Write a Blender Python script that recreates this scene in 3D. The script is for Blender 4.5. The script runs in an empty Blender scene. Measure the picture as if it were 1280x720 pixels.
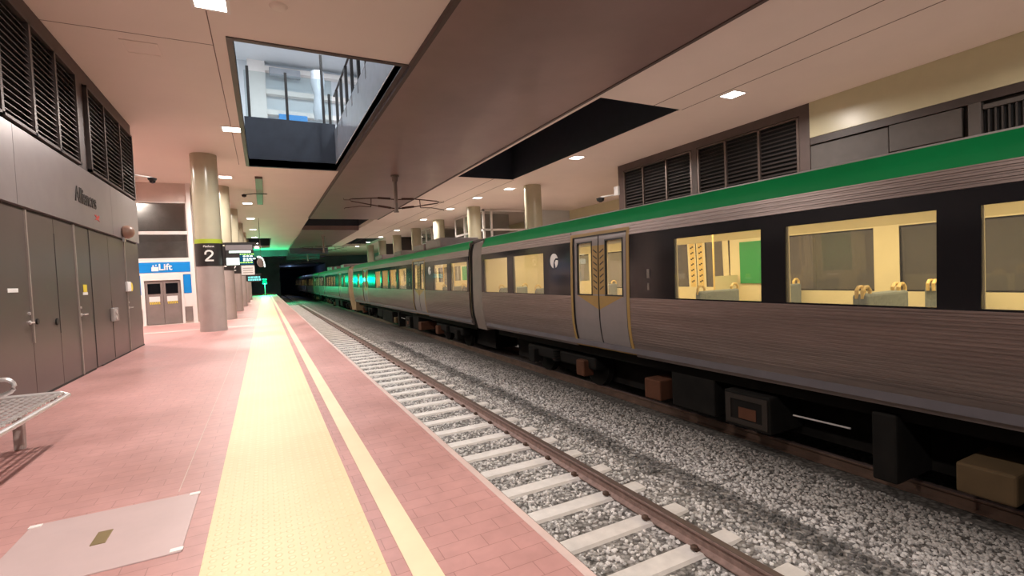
import bpy, bmesh, math, random
from mathutils import Vector, Matrix
R = math.radians
random.seed(7)
sc = bpy.context.scene
C = sc.collection

# ------------------------------------------------------------------ helpers
def box(bm, x0, x1, y0, y1, z0, z1):
    v = [bm.verts.new(p) for p in ((x0,y0,z0),(x1,y0,z0),(x1,y1,z0),(x0,y1,z0),(x0,y0,z1),(x1,y0,z1),(x1,y1,z1),(x0,y1,z1))]
    for f in ((0,3,2,1),(4,5,6,7),(0,1,5,4),(1,2,6,5),(2,3,7,6),(3,0,4,7)):
        bm.faces.new([v[i] for i in f])
    return v

def BX(*a):
    bm = bmesh.new(); box(bm, *a); return bm

def bevel(bm, w, seg=2):
    bmesh.ops.bevel(bm, geom=list(bm.edges), offset=w, segments=seg, affect='EDGES', profile=0.5)
    return bm

def prism_y(bm, pts, y0, y1):
    """closed polygon of (x, z) extruded along y"""
    a = [bm.verts.new((x, y0, z)) for x, z in pts]; b = [bm.verts.new((x, y1, z)) for x, z in pts]
    n = len(pts)
    for i in range(n):
        bm.faces.new((a[i], a[(i+1) % n], b[(i+1) % n], b[i]))
    try: bm.faces.new(a[::-1]); bm.faces.new(b)
    except Exception: pass
    return bm

def prism_z(bm, pts, z0, z1):
    a = [bm.verts.new((x, y, z0)) for x, y in pts]; b = [bm.verts.new((x, y, z1)) for x, y in pts]
    n = len(pts)
    for i in range(n): bm.faces.new((a[i], a[(i+1) % n], b[(i+1) % n], b[i]))
    bm.faces.new(a[::-1]); bm.faces.new(b)
    return bm

def prism_x(bm, pts, x0, x1):
    a = [bm.verts.new((x0, y, z)) for y, z in pts]; b = [bm.verts.new((x1, y, z)) for y, z in pts]
    n = len(pts)
    for i in range(n): bm.faces.new((a[i], a[(i+1) % n], b[(i+1) % n], b[i]))
    bm.faces.new(a[::-1]); bm.faces.new(b)
    return bm

def cyl(bm, c, r, h, axis='z', n=32, r2=None, a0=0, a1=2*math.pi, caps=True):
    r2 = r if r2 is None else r2
    ring = lambda rr, t: [bm.verts.new({'z': (c[0]+rr*math.cos(a), c[1]+rr*math.sin(a), c[2]+t), 'y': (c[0]+rr*math.cos(a), c[1]+t, c[2]+rr*math.sin(a)), 'x': (c[0]+t, c[1]+rr*math.cos(a), c[2]+rr*math.sin(a))}[axis]) for a in [2*math.pi*i/n for i in range(n)]]
    A = ring(r, 0); B = ring(r2, h)
    for i in range(n): bm.faces.new((A[i], A[(i+1) % n], B[(i+1) % n], B[i]))
    if caps: bm.faces.new(A[::-1]); bm.faces.new(B)
    return bm

def lathe(bm, c, prof, n=32, axis='z'):
    rings = []
    for r, t in prof:
        rings.append([bm.verts.new((c[0]+r*math.cos(2*math.pi*i/n), c[1]+r*math.sin(2*math.pi*i/n), c[2]+t) if axis == 'z' else (c[0]+t, c[1]+r*math.cos(2*math.pi*i/n), c[2]+r*math.sin(2*math.pi*i/n))) for i in range(n)])
    for A, B in zip(rings, rings[1:]):
        for i in range(n): bm.faces.new((A[i], A[(i+1) % n], B[(i+1) % n], B[i]))
    bm.faces.new(rings[0][::-1]); bm.faces.new(rings[-1])
    return bm

def tube(bm, pts, r, n=10):
    pts = [Vector(p) for p in pts]; rings = []
    up = Vector((0.13, 0.27, 0.95)).normalized()
    for i, p in enumerate(pts):
        d = (pts[min(i+1, len(pts)-1)] - pts[max(i-1, 0)]).normalized()
        u = up if abs(d.dot(up)) < .95 else Vector((1, 0, 0))
        s = d.cross(u).normalized(); t = s.cross(d).normalized()
        rings.append([bm.verts.new(p + r*(math.cos(2*math.pi*k/n)*s + math.sin(2*math.pi*k/n)*t)) for k in range(n)])
    for A, B in zip(rings, rings[1:]):
        for k in range(n): bm.faces.new((A[k], A[(k+1) % n], B[(k+1) % n], B[k]))
    bm.faces.new(rings[0][::-1]); bm.faces.new(rings[-1])
    return bm

def slab(bm, x0, x1, y0, y1, z0, z1, holes, axis='z'):
    """box with rectangular holes; axis 'z': holes in xy ; axis 'x': box thin in x, holes (y0,y1,z0,z1)"""
    if axis == 'z': A0, A1, B0, B1 = x0, x1, y0, y1
    elif axis == 'x': A0, A1, B0, B1 = y0, y1, z0, z1
    else: A0, A1, B0, B1 = x0, x1, z0, z1
    As = sorted({A0, A1, *[h[0] for h in holes], *[h[1] for h in holes]}); Bs = sorted({B0, B1, *[h[2] for h in holes], *[h[3] for h in holes]})
    As = [a for a in As if A0 <= a <= A1]; Bs = [b for b in Bs if B0 <= b <= B1]
    def solid(i, j):
        if i < 0 or j < 0 or i >= len(As)-1 or j >= len(Bs)-1: return False
        a = (As[i]+As[i+1])/2; b = (Bs[j]+Bs[j+1])/2
        return not any(h[0] < a < h[1] and h[2] < b < h[3] for h in holes)
    cache = {}
    def V(i, j, t):
        k = (i, j, t)
        if k not in cache:
            a, b = As[i], Bs[j]
            if axis == 'z': p = (a, b, (z0, z1)[t])
            elif axis == 'x': p = ((x0, x1)[t], a, b)
            else: p = (a, (y0, y1)[t], b)
            cache[k] = bm.verts.new(p)
        return cache[k]
    for i in range(len(As)-1):
        for j in range(len(Bs)-1):
            if not solid(i, j): continue
            bm.faces.new((V(i,j,0), V(i,j+1,0), V(i+1,j+1,0), V(i+1,j,0)))
            bm.faces.new((V(i,j,1), V(i+1,j,1), V(i+1,j+1,1), V(i,j+1,1)))
            if not solid(i-1, j): bm.faces.new((V(i,j,0), V(i,j,1), V(i,j+1,1), V(i,j+1,0)))
            if not solid(i+1, j): bm.faces.new((V(i+1,j,0), V(i+1,j+1,0), V(i+1,j+1,1), V(i+1,j,1)))
            if not solid(i, j-1): bm.faces.new((V(i,j,0), V(i+1,j,0), V(i+1,j,1), V(i,j,1)))
            if not solid(i, j+1): bm.faces.new((V(i,j+1,0), V(i,j+1,1), V(i+1,j+1,1), V(i+1,j+1,0)))
    return bm

def obj(name, bm, mat, parent=None, smooth=False):
    me = bpy.data.meshes.new(name)
    bmesh.ops.recalc_face_normals(bm, faces=list(bm.faces))
    bm.to_mesh(me); bm.free()
    if smooth:
        for p in me.polygons: p.use_smooth = True
        try: me.set_sharp_from_angle(angle=R(35))
        except Exception: pass
    me.materials.append(mat)
    o = bpy.data.objects.new(name, me); C.objects.link(o)
    if parent is not None: o.parent = parent
    return o

def thing(name, label, cat, loc=(0,0,0), rz=0, group=None):
    o = bpy.data.objects.new(name, None); C.objects.link(o)
    o.empty_display_size = .2
    o.location = loc; o.rotation_euler = (0, 0, rz)
    o['label'] = label; o['category'] = cat
    if group: o['group'] = group
    return o

def tag(o, label, cat, group=None, kind=None):
    o['label'] = label; o['category'] = cat
    if group: o['group'] = group
    if kind: o['kind'] = kind
    return o

def struct(name, bm, mat, parent=None, smooth=False, label=None):
    o = obj(name, bm, mat, parent, smooth)
    if parent is None: o['kind'] = 'structure'
    if label: o['label'] = label
    return o

KIDS = {}
def copy_tree(o, parent=None):
    c = o.copy(); C.objects.link(c); c.parent = parent
    for ch in list(o.children): copy_tree(ch, c)
    return c

def text(name, s, size, mat, parent, M, depth=.006, bold=0.0, sx=1.0, bend=None):
    cu = bpy.data.curves.new('t', 'FONT'); cu.body = s; cu.size = size; cu.extrude = depth/2; cu.align_x = 'CENTER'; cu.align_y = 'CENTER'; cu.offset = bold
    o = bpy.data.objects.new('t', cu); C.objects.link(o)
    bpy.context.view_layer.update()
    me = bpy.data.meshes.new_from_object(o.evaluated_get(bpy.context.evaluated_depsgraph_get()))
    bpy.data.objects.remove(o)
    for v in me.vertices:
        v.co.x *= sx
        if bend:
            a = v.co.x/bend; r = bend + v.co.z
            v.co = Vector((r*math.sin(a), v.co.y, r*math.cos(a) - bend))
    me.transform(M)
    me.name = name; me.materials.clear(); me.materials.append(mat)
    t = bpy.data.objects.new(name, me); C.objects.link(t)
    if parent: t.parent = parent
    return t

def face_mat(pos, right, up):
    """matrix mapping text x->right, y->up, z->normal at pos"""
    r = Vector(right).normalized(); u = Vector(up).normalized(); n = r.cross(u)
    return Matrix(((r.x,u.x,n.x,pos[0]),(r.y,u.y,n.y,pos[1]),(r.z,u.z,n.z,pos[2]),(0,0,0,1)))

# ------------------------------------------------------------------ materials
class NT:
    def __init__(s, name):
        s.m = bpy.data.materials.new(name); s.m.use_nodes = True
        s.t = s.m.node_tree; s.n = s.t.nodes; s.l = s.t.links
        s.b = s.n['Principled BSDF']; s.out = s.n['Material Output']
    def add(s, t, **k):
        nd = s.n.new(t)
        for a, b in k.items(): setattr(nd, a, b)
        return nd
    def link(s, a, b): s.l.new(a, b)
    def pos(s):
        return s.add('ShaderNodeNewGeometry').outputs['Position']
    def mapped(s, scale=(1,1,1), rot=(0,0,0), src=None):
        mp = s.add('ShaderNodeMapping'); mp.inputs['Scale'].default_value = scale; mp.inputs['Rotation'].default_value = rot
        s.link(src or s.pos(), mp.inputs['Vector']); return mp.outputs[0]
    def noise(s, scale, detail=4, vec=None, rough=.6):
        nd = s.add('ShaderNodeTexNoise'); nd.inputs['Scale'].default_value = scale; nd.inputs['Detail'].default_value = detail; nd.inputs['Roughness'].default_value = rough
        s.link(vec or s.pos(), nd.inputs['Vector']); return nd.outputs['Fac']
    def ramp(s, fac, stops):
        r = s.add('ShaderNodeValToRGB'); e = r.color_ramp.elements
        while len(e) < len(stops): e.new(.5)
        for el, (p, c) in zip(e, stops): el.position = p; el.color = (*c, 1) if len(c) == 3 else c
        s.link(fac, r.inputs[0]); return r.outputs['Color']
    def mix(s, a, b, fac, blend='MIX'):
        m = s.add('ShaderNodeMix', data_type='RGBA', blend_type=blend)
        for sock, v in ((m.inputs[6], a), (m.inputs[7], b), (m.inputs[0], fac)):
            if isinstance(v, (tuple, float, int)): sock.default_value = (*v, 1) if isinstance(v, tuple) else v
            else: s.link(v, sock)
        return m.outputs[2]
    def bump(s, h, strength=.3, dist=.01):
        b = s.add('ShaderNodeBump'); b.inputs['Strength'].default_value = strength; b.inputs['Distance'].default_value = dist
        s.link(h, b.inputs['Height']); s.link(b.outputs[0], s.b.inputs['Normal'])

def mat(name, col, rough=.5, metal=0, var=.12, nscale=3, bump=0, bscale=60, emis=None, estr=0, spec=.5, coat=0):
    t = NT(name)
    c2 = tuple(max(0, c*(1-var)) for c in col); c3 = tuple(min(1, c*(1+var)) for c in col)
    if var: t.link(t.ramp(t.noise(nscale), [(.3, c2), (.7, c3)]), t.b.inputs['Base Color'])
    else: t.b.inputs['Base Color'].default_value = (*col, 1)
    t.b.inputs['Roughness'].default_value = rough; t.b.inputs['Metallic'].default_value = metal
    t.b.inputs['Specular IOR Level'].default_value = spec
    if coat: t.b.inputs['Coat Weight'].default_value = coat; t.b.inputs['Coat Roughness'].default_value = .05
    if bump: t.bump(t.noise(bscale, 6), bump, .004)
    if emis: t.b.inputs['Emission Color'].default_value = (*emis, 1); t.b.inputs['Emission Strength'].default_value = estr
    return t.m

def glass(name, tint=(.8,.8,.8), ior=1.5, rough=.02, boost=1.0, matte=0):
    t = NT(name); t.n.remove(t.b)
    tr = t.add('ShaderNodeBsdfTransparent'); tr.inputs[0].default_value = (*tint, 1)
    gl = t.add('ShaderNodeBsdfGlossy'); gl.inputs['Roughness'].default_value = rough
    fr = t.add('ShaderNodeFresnel'); ge = t.add('ShaderNodeNewGeometry')
    im = t.add('ShaderNodeMath', operation='MULTIPLY_ADD'); im.inputs[1].default_value = 1/ior-ior; im.inputs[2].default_value = ior
    t.link(ge.outputs['Backfacing'], im.inputs[0]); t.link(im.outputs[0], fr.inputs[0])
    mu = t.add('ShaderNodeMath', operation='MULTIPLY'); mu.inputs[1].default_value = boost; mu.use_clamp = True
    t.link(fr.outputs[0], mu.inputs[0])
    mx = t.add('ShaderNodeMixShader'); t.link(mu.outputs[0], mx.inputs[0]); t.link(tr.outputs[0], mx.inputs[1]); t.link(gl.outputs[0], mx.inputs[2])
    if matte:  # grey diffuse share stands in for reflections of the lit interior
        df = t.add('ShaderNodeBsdfDiffuse'); df.inputs[0].default_value = (.62,.62,.52,1)
        m2 = t.add('ShaderNodeMixShader'); m2.inputs[0].default_value = matte; t.link(mx.outputs[0], m2.inputs[1]); t.link(df.outputs[0], m2.inputs[2]); mx = m2
    t.link(mx.outputs[0], t.out.inputs[0]); return t.m

def paver_mat(name, base, dark):
    t = NT(name)
    br = t.add('ShaderNodeTexBrick'); br.offset = .5
    br.inputs['Scale'].default_value = 1; br.inputs['Brick Width'].default_value = .24; br.inputs['Row Height'].default_value = .12
    br.inputs['Mortar Size'].default_value = .0025; br.inputs['Mortar Smooth'].default_value = .4; br.inputs['Bias'].default_value = -.3
    br.inputs['Color1'].default_value = (*base, 1); br.inputs['Color2'].default_value = (*[c*.93 for c in base], 1); br.inputs['Mortar'].default_value = (*dark, 1)
    t.link(t.pos(), br.inputs['Vector'])
    n = t.noise(.7, 5); n2 = t.noise(9, 5)
    c = t.mix(br.outputs['Color'], t.ramp(n, [(.35, (.82,.80,.80)), (.65, (1.1,1.1,1.12))]), .8, 'MULTIPLY')
    c = t.mix(c, t.ramp(n2, [(.3, (.88,.88,.88)), (.7, (1.05,1.05,1.05))]), .8, 'MULTIPLY')
    t.link(c, t.b.inputs['Base Color'])
    t.link(t.ramp(n, [(.3, (.36,.36,.36)), (.7, (.52,.52,.52))]), t.b.inputs['Roughness'])
    t.bump(br.outputs['Fac'], -.25, .002)
    return t.m

M = {}
M['paver'] = paver_mat('red clay pavers', (.50,.262,.238), (.32,.16,.145))
M['coping'] = mat('pale coping edge', (.55,.42,.38), .6, var=.1)
def tactile():
    t = NT('yellow tactile paving')
    sep = t.add('ShaderNodeSeparateXYZ'); t.link(t.pos(), sep.inputs[0])
    def cell(o, per, ph=0):
        a = t.add('ShaderNodeMath', operation='ADD'); a.inputs[1].default_value = ph; t.link(o, a.inputs[0])
        m = t.add('ShaderNodeMath', operation='PINGPONG'); m.inputs[1].default_value = per/2; t.link(a.outputs[0], m.inputs[0])
        d = t.add('ShaderNodeMath', operation='MULTIPLY'); d.inputs[1].default_value = 2/per; t.link(m.outputs[0], d.inputs[0]); return d.outputs[0]
    cx = cell(sep.outputs[0], .06, .01); cy = cell(sep.outputs[1], .06)
    cb = t.add('ShaderNodeCombineXYZ'); t.link(cx, cb.inputs[0]); t.link(cy, cb.inputs[1])
    ln = t.add('ShaderNodeVectorMath', operation='LENGTH'); t.link(cb.outputs[0], ln.inputs[0])
    h = t.ramp(ln.outputs['Value'], [(.42, (1,1,1)), (.62, (0,0,0))])
    base = t.ramp(t.noise(1.3, 5), [(.3, (.70,.575,.35)), (.7, (.76,.63,.39))])
    tile = cell(sep.outputs[1], .6); line = t.ramp(tile, [(.0, (.78,.74,.68)), (.012, (1,1,1))])
    c = t.mix(base, line, .8, 'MULTIPLY'); c = t.mix(c, t.ramp(h, [(0, (.95,.93,.88)), (1, (1,1,1))]), 1.0, 'MULTIPLY')
    t.link(c, t.b.inputs['Base Color']); t.b.inputs['Roughness'].default_value = .5
    t.bump(h, .6, .005); return t.m
M['tactile'] = tactile()
M['lineyellow'] = mat('pale yellow line paint', (.74,.62,.41), .5, var=.06, nscale=2)
M['lid'] = mat('pinkish grey cover plate', (.50,.375,.365), .42, var=.05)
M['brass'] = mat('dull brass', (.22,.16,.07), .5, .6)
M['ceiling'] = mat('painted plasterboard ceiling', (.76,.665,.60), .62, var=.03, nscale=.5)
M['ceiling2'] = mat('pale painted plasterboard ceiling', (.84,.745,.675), .62, var=.03, nscale=.5)  # lighter copy of the ceiling colour, with missing bounce light put in
M['hatch'] = mat('ceiling hatch trim', (.78,.68,.61), .5, var=.02)
M['joint'] = mat('ceiling joint shadow gap', (.16,.11,.09), .8)
M['beam'] = mat('glossy brown soffit panel', (.265,.178,.165), .3, var=.1, nscale=.8, spec=.6)
M['navy'] = mat('dark navy upstand panel', (.026,.031,.044), .5)
M['trimbrown'] = mat('brown edge trim', (.085,.058,.052), .5)
M['louvre'] = mat('dark bronze louvre metal', (.17,.135,.12), .38, .6)
M['louvreback'] = mat('dark louvre recess', (.008,.008,.009), .9, var=0)
M['fascia'] = mat('brushed aluminium fascia', (.30,.275,.28), .36, .5, var=.05)
M['door'] = mat('dark bronze door leaf', (.115,.093,.085), .33, .35, var=.06, nscale=1.2)
M['seam'] = mat('aluminium door edge trim', (.42,.37,.33), .4, .6)
M['darkseam'] = mat('dark joint', (.02,.017,.015), .7)
M['steel'] = mat('stainless steel', (.72,.70,.69), .34, .75, var=.05)
M['black'] = mat('black plastic', (.012,.012,.013), .4, var=0)
M['white'] = mat('white plastic', (.75,.74,.72), .45, var=.03)
M['yellow'] = mat('yellow label', (.75,.6,.05), .5, var=.05)
M['red'] = mat('red label', (.5,.04,.03), .5, var=.05)
M['greybox'] = mat('grey enclosure', (.33,.30,.28), .45)
M['speaker'] = mat('pinkish brown speaker shell', (.28,.17,.125), .35, var=.1)
M['cream'] = mat('cream tiled column', (.46,.43,.31), .22, var=.06, nscale=1.5)
M['concrete'] = mat('painted taupe concrete', (.40,.335,.31), .42, var=.08, nscale=2)
M['lime'] = mat('lime green band', (.38,.48,.04), .45, var=.04)
M['signblack'] = mat('sign black', (.022,.018,.017), .45, var=0)
M['glyph'] = mat('sign white lettering', (.85,.83,.8), .5, var=0)
M['blue'] = mat('bright blue sign panel', (.005,.20,.55), .35, var=.04, emis=(.0,.22,.6), estr=.2)
M['whiteframe'] = mat('white painted frame', (.78,.74,.71), .45, var=.03)
M['taupeframe'] = mat('pink beige wall panel', (.62,.52,.47), .5, var=.04)
M['creamwall'] = mat('cream wall panel', (.56,.52,.34), .3, var=.03)
M['duct'] = mat('grey brown duct panel', (.22,.18,.165), .5, var=.1)
M['duct2'] = mat('dim grey brown duct', (.085,.073,.067), .6, var=.12)
M['duct3'] = mat('dark grey brown duct', (.035,.029,.027), .6, var=.12)
M['louvdark'] = mat('near black louvre metal', (.075,.062,.058), .42, .4)
M['glassw'] = glass('window glass', (.86,.88,.88), 1.55, .01, 1.2)
M['glassb'] = glass('balustrade glass', (.86,.9,.9), 1.45, .01)
M['traing'] = glass('train window glass', (.93,.92,.89), 1.5, .015, .95, matte=.06)
M['traingdark'] = mat('tinted far window', (.10,.10,.09), .16, var=.15, nscale=2)
M['band'] = mat('black glazing band', (.008,.008,.01), .12, var=0, spec=.5)
M['green'] = mat('green livery', (.002,.24,.066), .42, var=.08, nscale=1, spec=.25)
M['gold'] = mat('gold door surround', (.30,.185,.05), .45, var=.08)
M['leaf'] = mat('grey painted door leaf', (.23,.205,.20), .36, .3, var=.05)
M['gasket'] = mat('black rubber gasket', (.01,.01,.01), .5, var=0)
def traingrime(name, col, rough, metal):
    t = NT(name)
    n = t.noise(1.0, 5, t.mapped((1.5, .35, 5)))
    n2 = t.noise(1.0, 4, t.mapped((6, 5, 60)))
    c = t.ramp(n, [(.3, tuple(a*.78 for a in col)), (.7, tuple(min(1, a*1.12) for a in col))])
    c = t.mix(c, t.ramp(n2, [(.3, (.86,.84,.82)), (.7, (1.06,1.06,1.06))]), .8, 'MULTIPLY')
    t.link(c, t.b.inputs['Base Color'])
    t.b.inputs['Roughness'].default_value = rough; t.b.inputs['Metallic'].default_value = metal
    return t.m
M['ribbed'] = traingrime('ribbed stainless bodyside', (.29,.235,.218), .38, .8)
M['roof'] = mat('dusty grey roof', (.27,.24,.225), .8, spec=.2)
M['bellows'] = mat('grey brown gangway fairing', (.17,.135,.115), .5)
M['under'] = mat('underframe grime', (.009,.008,.007), .9, var=.3, spec=.15)
M['rustbox'] = mat('rust orange equipment box', (.085,.034,.018), .8, var=.2, spec=.2)
M['tanbox'] = mat('tan equipment box', (.085,.056,.028), .8, var=.15, spec=.2)
M['interior'] = mat('cream interior lining', (.80,.68,.42), .45, var=.04)
M['intfloor'] = mat('dark carriage floor', (.10,.09,.10), .6)
M['seatfab'] = mat('grey green seat moquette', (.20,.22,.20), .8, var=.2, nscale=30)
M['handle'] = mat('yellow cream grab handle', (.80,.56,.20), .35, var=.03)
M['poster'] = mat('green poster', (.02,.30,.07), .5, var=.05)
M['railside'] = mat('rusty rail', (.30,.21,.185), .5, .35, var=.25, nscale=14)
M['railhead'] = mat('worn rail head', (.11,.075,.068), .45, .2, var=.08)
M['sleeper'] = mat('concrete sleeper', (.72,.69,.66), .75, var=.12, nscale=6, bump=.3)
M['clip'] = mat('rusty rail clip', (.12,.075,.055), .6, .4, var=.3)
def darken_to_train(t):  # colour multiplier, unevenly darker towards the train side
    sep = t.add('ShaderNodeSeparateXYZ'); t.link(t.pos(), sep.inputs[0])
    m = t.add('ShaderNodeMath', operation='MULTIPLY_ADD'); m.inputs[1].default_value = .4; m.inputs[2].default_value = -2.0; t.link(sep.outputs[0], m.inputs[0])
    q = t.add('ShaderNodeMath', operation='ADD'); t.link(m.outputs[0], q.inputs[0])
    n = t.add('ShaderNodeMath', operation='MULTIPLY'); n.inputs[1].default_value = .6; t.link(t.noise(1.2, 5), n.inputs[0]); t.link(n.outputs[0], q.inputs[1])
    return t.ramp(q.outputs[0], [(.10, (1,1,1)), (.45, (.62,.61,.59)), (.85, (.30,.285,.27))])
def ballast_ground():
    t = NT('ballast bed')
    v = t.add('ShaderNodeTexVoronoi'); v.inputs['Scale'].default_value = 22; t.link(t.pos(), v.inputs['Vector'])
    sep = t.add('ShaderNodeSeparateColor'); t.link(v.outputs['Color'], sep.inputs[0])
    c = t.ramp(sep.outputs[0], [(.0, (.20,.19,.18)), (.5, (.40,.385,.37)), (1, (.60,.58,.56))])
    e = t.ramp(v.outputs['Distance'], [(.0, (1,1,1)), (.45, (.75,.75,.75)), (.75, (.30,.29,.28))])
    c = t.mix(c, e, 1.0, 'MULTIPLY')
    c = t.mix(c, t.ramp(t.noise(.9, 4), [(.35, (.62,.60,.58)), (.62, (1,1,1))]), .6, 'MULTIPLY')
    c = t.mix(c, darken_to_train(t), 1.0, 'MULTIPLY')
    t.link(c, t.b.inputs['Base Color']); t.b.inputs['Roughness'].default_value = .85
    t.bump(v.outputs['Distance'], -.8, .03); return t.m
M['ballast'] = ballast_ground()
def stone_mat(name, stops):
    t = NT(name)
    g = t.add('ShaderNodeNewGeometry')
    c = t.ramp(g.outputs['Random Per Island'], stops)
    sep = t.add('ShaderNodeSeparateXYZ'); t.link(g.outputs['Position'], sep.inputs[0])
    a = t.add('ShaderNodeMath', operation='SUBTRACT'); a.inputs[1].default_value = 4.22; t.link(sep.outputs[0], a.inputs[0])
    b = t.add('ShaderNodeMath', operation='ABSOLUTE'); t.link(a.outputs[0], b.inputs[0])
    n = t.noise(2.2, 6, rough=.75)
    m = t.add('ShaderNodeMath', operation='MULTIPLY_ADD'); m.inputs[1].default_value = -1.5; m.inputs[2].default_value = .62; t.link(b.outputs[0], m.inputs[0])
    q = t.add('ShaderNodeMath', operation='ADD'); t.link(m.outputs[0], q.inputs[0]); t.link(n, q.inputs[1])
    c = t.mix(c, t.ramp(q.outputs[0], [(.78, (1,1,1)), (.98, (.22,.22,.22))]), 1.0, 'MULTIPLY')
    c = t.mix(c, darken_to_train(t), 1.0, 'MULTIPLY')
    t.link(c, t.b.inputs['Base Color'])
    t.b.inputs['Roughness'].default_value = .85
    return t.m
M['stone'] = stone_mat('crushed granite', [(0, (.16,.155,.15)), (.25, (.48,.47,.455)), (.7, (.72,.70,.685)), (1, (.85,.83,.81))])
M['stonedark'] = stone_mat('oil stained granite', [(0, (.05,.05,.05)), (.5, (.13,.13,.13)), (1, (.30,.30,.29))])
M['darkwall'] = mat('dark tunnel wall', (.13,.15,.20), .75, var=.2, nscale=.5)
M['bronzepole'] = mat('galvanised mast', (.30,.25,.22), .45, .5)
M['insul'] = mat('brown insulator', (.09,.045,.035), .35)
M['upwall'] = mat('pale grey upper wall', (.62,.66,.70), .5, var=.02)
M['upslab'] = mat('glossy grey slab edge', (.36,.38,.42), .18, var=.05)
M['darkpanel'] = mat('brown black panel', (.055,.04,.036), .5)

def emit(name, col, s):
    m = bpy.data.materials.new(name); m.use_nodes = True
    n = m.node_tree.nodes; n.clear()
    e = n.new('ShaderNodeEmission'); e.inputs[0].default_value = (*col, 1); e.inputs[1].default_value = s
    o = n.new('ShaderNodeOutputMaterial'); m.node_tree.links.new(e.outputs[0], o.inputs[0]); return m
M['lamp'] = emit('lamp diffuser', (1,.93,.86), 14)
M['lampwarm'] = emit('carriage lamp diffuser', (1,.83,.52), 4)
M['lampcool'] = emit('cool lamp diffuser', (.9,.95,1), 6)
M['led_w'] = emit('led white', (.85,1,.9), 2.4)
M['led_g'] = emit('led green', (.55,1,.15), 1.6)
M['led_c'] = emit('led cyan', (.25,.9,.85), 1.4)
M['led_b'] = emit('led dark blue', (.01,.09,.17), 1)
M['siggreen'] = emit('signal lens lit green', (.0,1,.40), .95)

# ------------------------------------------------------------------ platform
PE = 1.28                                  # platform edge
YA, YB = -6, 82
holes_lid = [(-1.33, -.465, 3.08, 3.93)]
struct('floor', slab(bmesh.new(), -9, PE-.05, YA, YB, -1.5, 0, []), M['paver'], label='red paved platform floor')
tag(obj('platform_coping', bevel(BX(PE-.05, PE, YA, YB, -.12, .002), .006), M['coping']), 'thin pale coping strip along the platform edge above the track', 'platform edge')
tag(obj('tactile_strip', BX(-.36, .455, YA, YB, -.02, .004), M['tactile']), 'wide pale yellow tactile paving strip with rows of studs along the platform', 'tactile paving')
tag(obj('safety_line', BX(.545, .675, YA, YB, -.02, .0035), M['lineyellow']), 'narrow pale yellow safety line between tactile strip and platform edge', 'floor line')
# cover plate flush in the floor
lid = thing('access_cover', 'pinkish grey rectangular cover plate set flush in the red paving', 'floor hatch', (-.90, 3.5, 0))
obj('plate', bevel(BX(-.43, .43, -.42, .42, -.03, .006), .004), M['lid'], lid)
obj('badge', bevel(BX(-.035, .035, -.085, .085, .004, .009), .002), M['brass'], lid)
for sx, sy in ((-1,-1),(1,-1),(-1,1),(1,1)):
    obj('corner_lug', bevel(BX(sx*.405-.03, sx*.405+.03, sy*.39-.02, sy*.39+.02, .004, .010), .002), M['whiteframe'], lid)
bm = BX(-.605, -.599, 4.0, 13, -.01, .002); box(bm, -.93, -.925, -2, 3.0, -.01, .002)
struct('trim_1', bm, M['coping'], label='thin pale joint in the paving')
for k, (y0, y1, x1) in enumerate(((18.75, 19.1, -.37), (22.5, 22.95, -.37), (26.3, 26.8, -.37))):  # bright streaks of light on the floor, put in as pale bands
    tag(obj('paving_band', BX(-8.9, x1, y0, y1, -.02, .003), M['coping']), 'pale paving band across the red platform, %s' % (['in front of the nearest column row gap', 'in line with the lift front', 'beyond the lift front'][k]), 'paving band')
# far platform
struct('floor_right', BX(8.95, 22, YA, YB, -1.5, 0), M['coping'], label='pale opposite platform floor')  # hidden floor, given a pale colour to brighten the ceiling by bounce

# ------------------------------------------------------------------ track bed
def bed_z(x):
    pts = [(PE-.1,-1.13),(3.6,-1.13),(4.3,-1.08),(5.2,-1.2),(6.2,-1.38),(9.2,-1.40)]
    for (a, za), (b, zb) in zip(pts, pts[1:]):
        if a <= x <= b: return za + (zb-za)*(x-a)/(b-a)
    return -1.4
bm = bmesh.new()
xs = [PE-.1, 2.2, 3.6, 3.9, 4.3, 4.8, 5.2, 5.7, 6.2, 7, 8, 9.2]
ys = [YA, 0, 10, 20, 40, 60, 90, 130]
g = [[bm.verts.new((x, y, bed_z(x))) for y in ys] for x in xs]
for i in range(len(xs)-1):
    for j in range(len(ys)-1): bm.faces.new((g[i][j], g[i+1][j], g[i+1][j+1], g[i][j+1]))
e = bmesh.ops.extrude_face_region(bm, geom=list(bm.faces))
for v in [v for v in e['geom'] if isinstance(v, bmesh.types.BMVert)]: v.co.z = -1.8
struct('ground', bm, M['ballast'], label='ballast bed')
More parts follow.
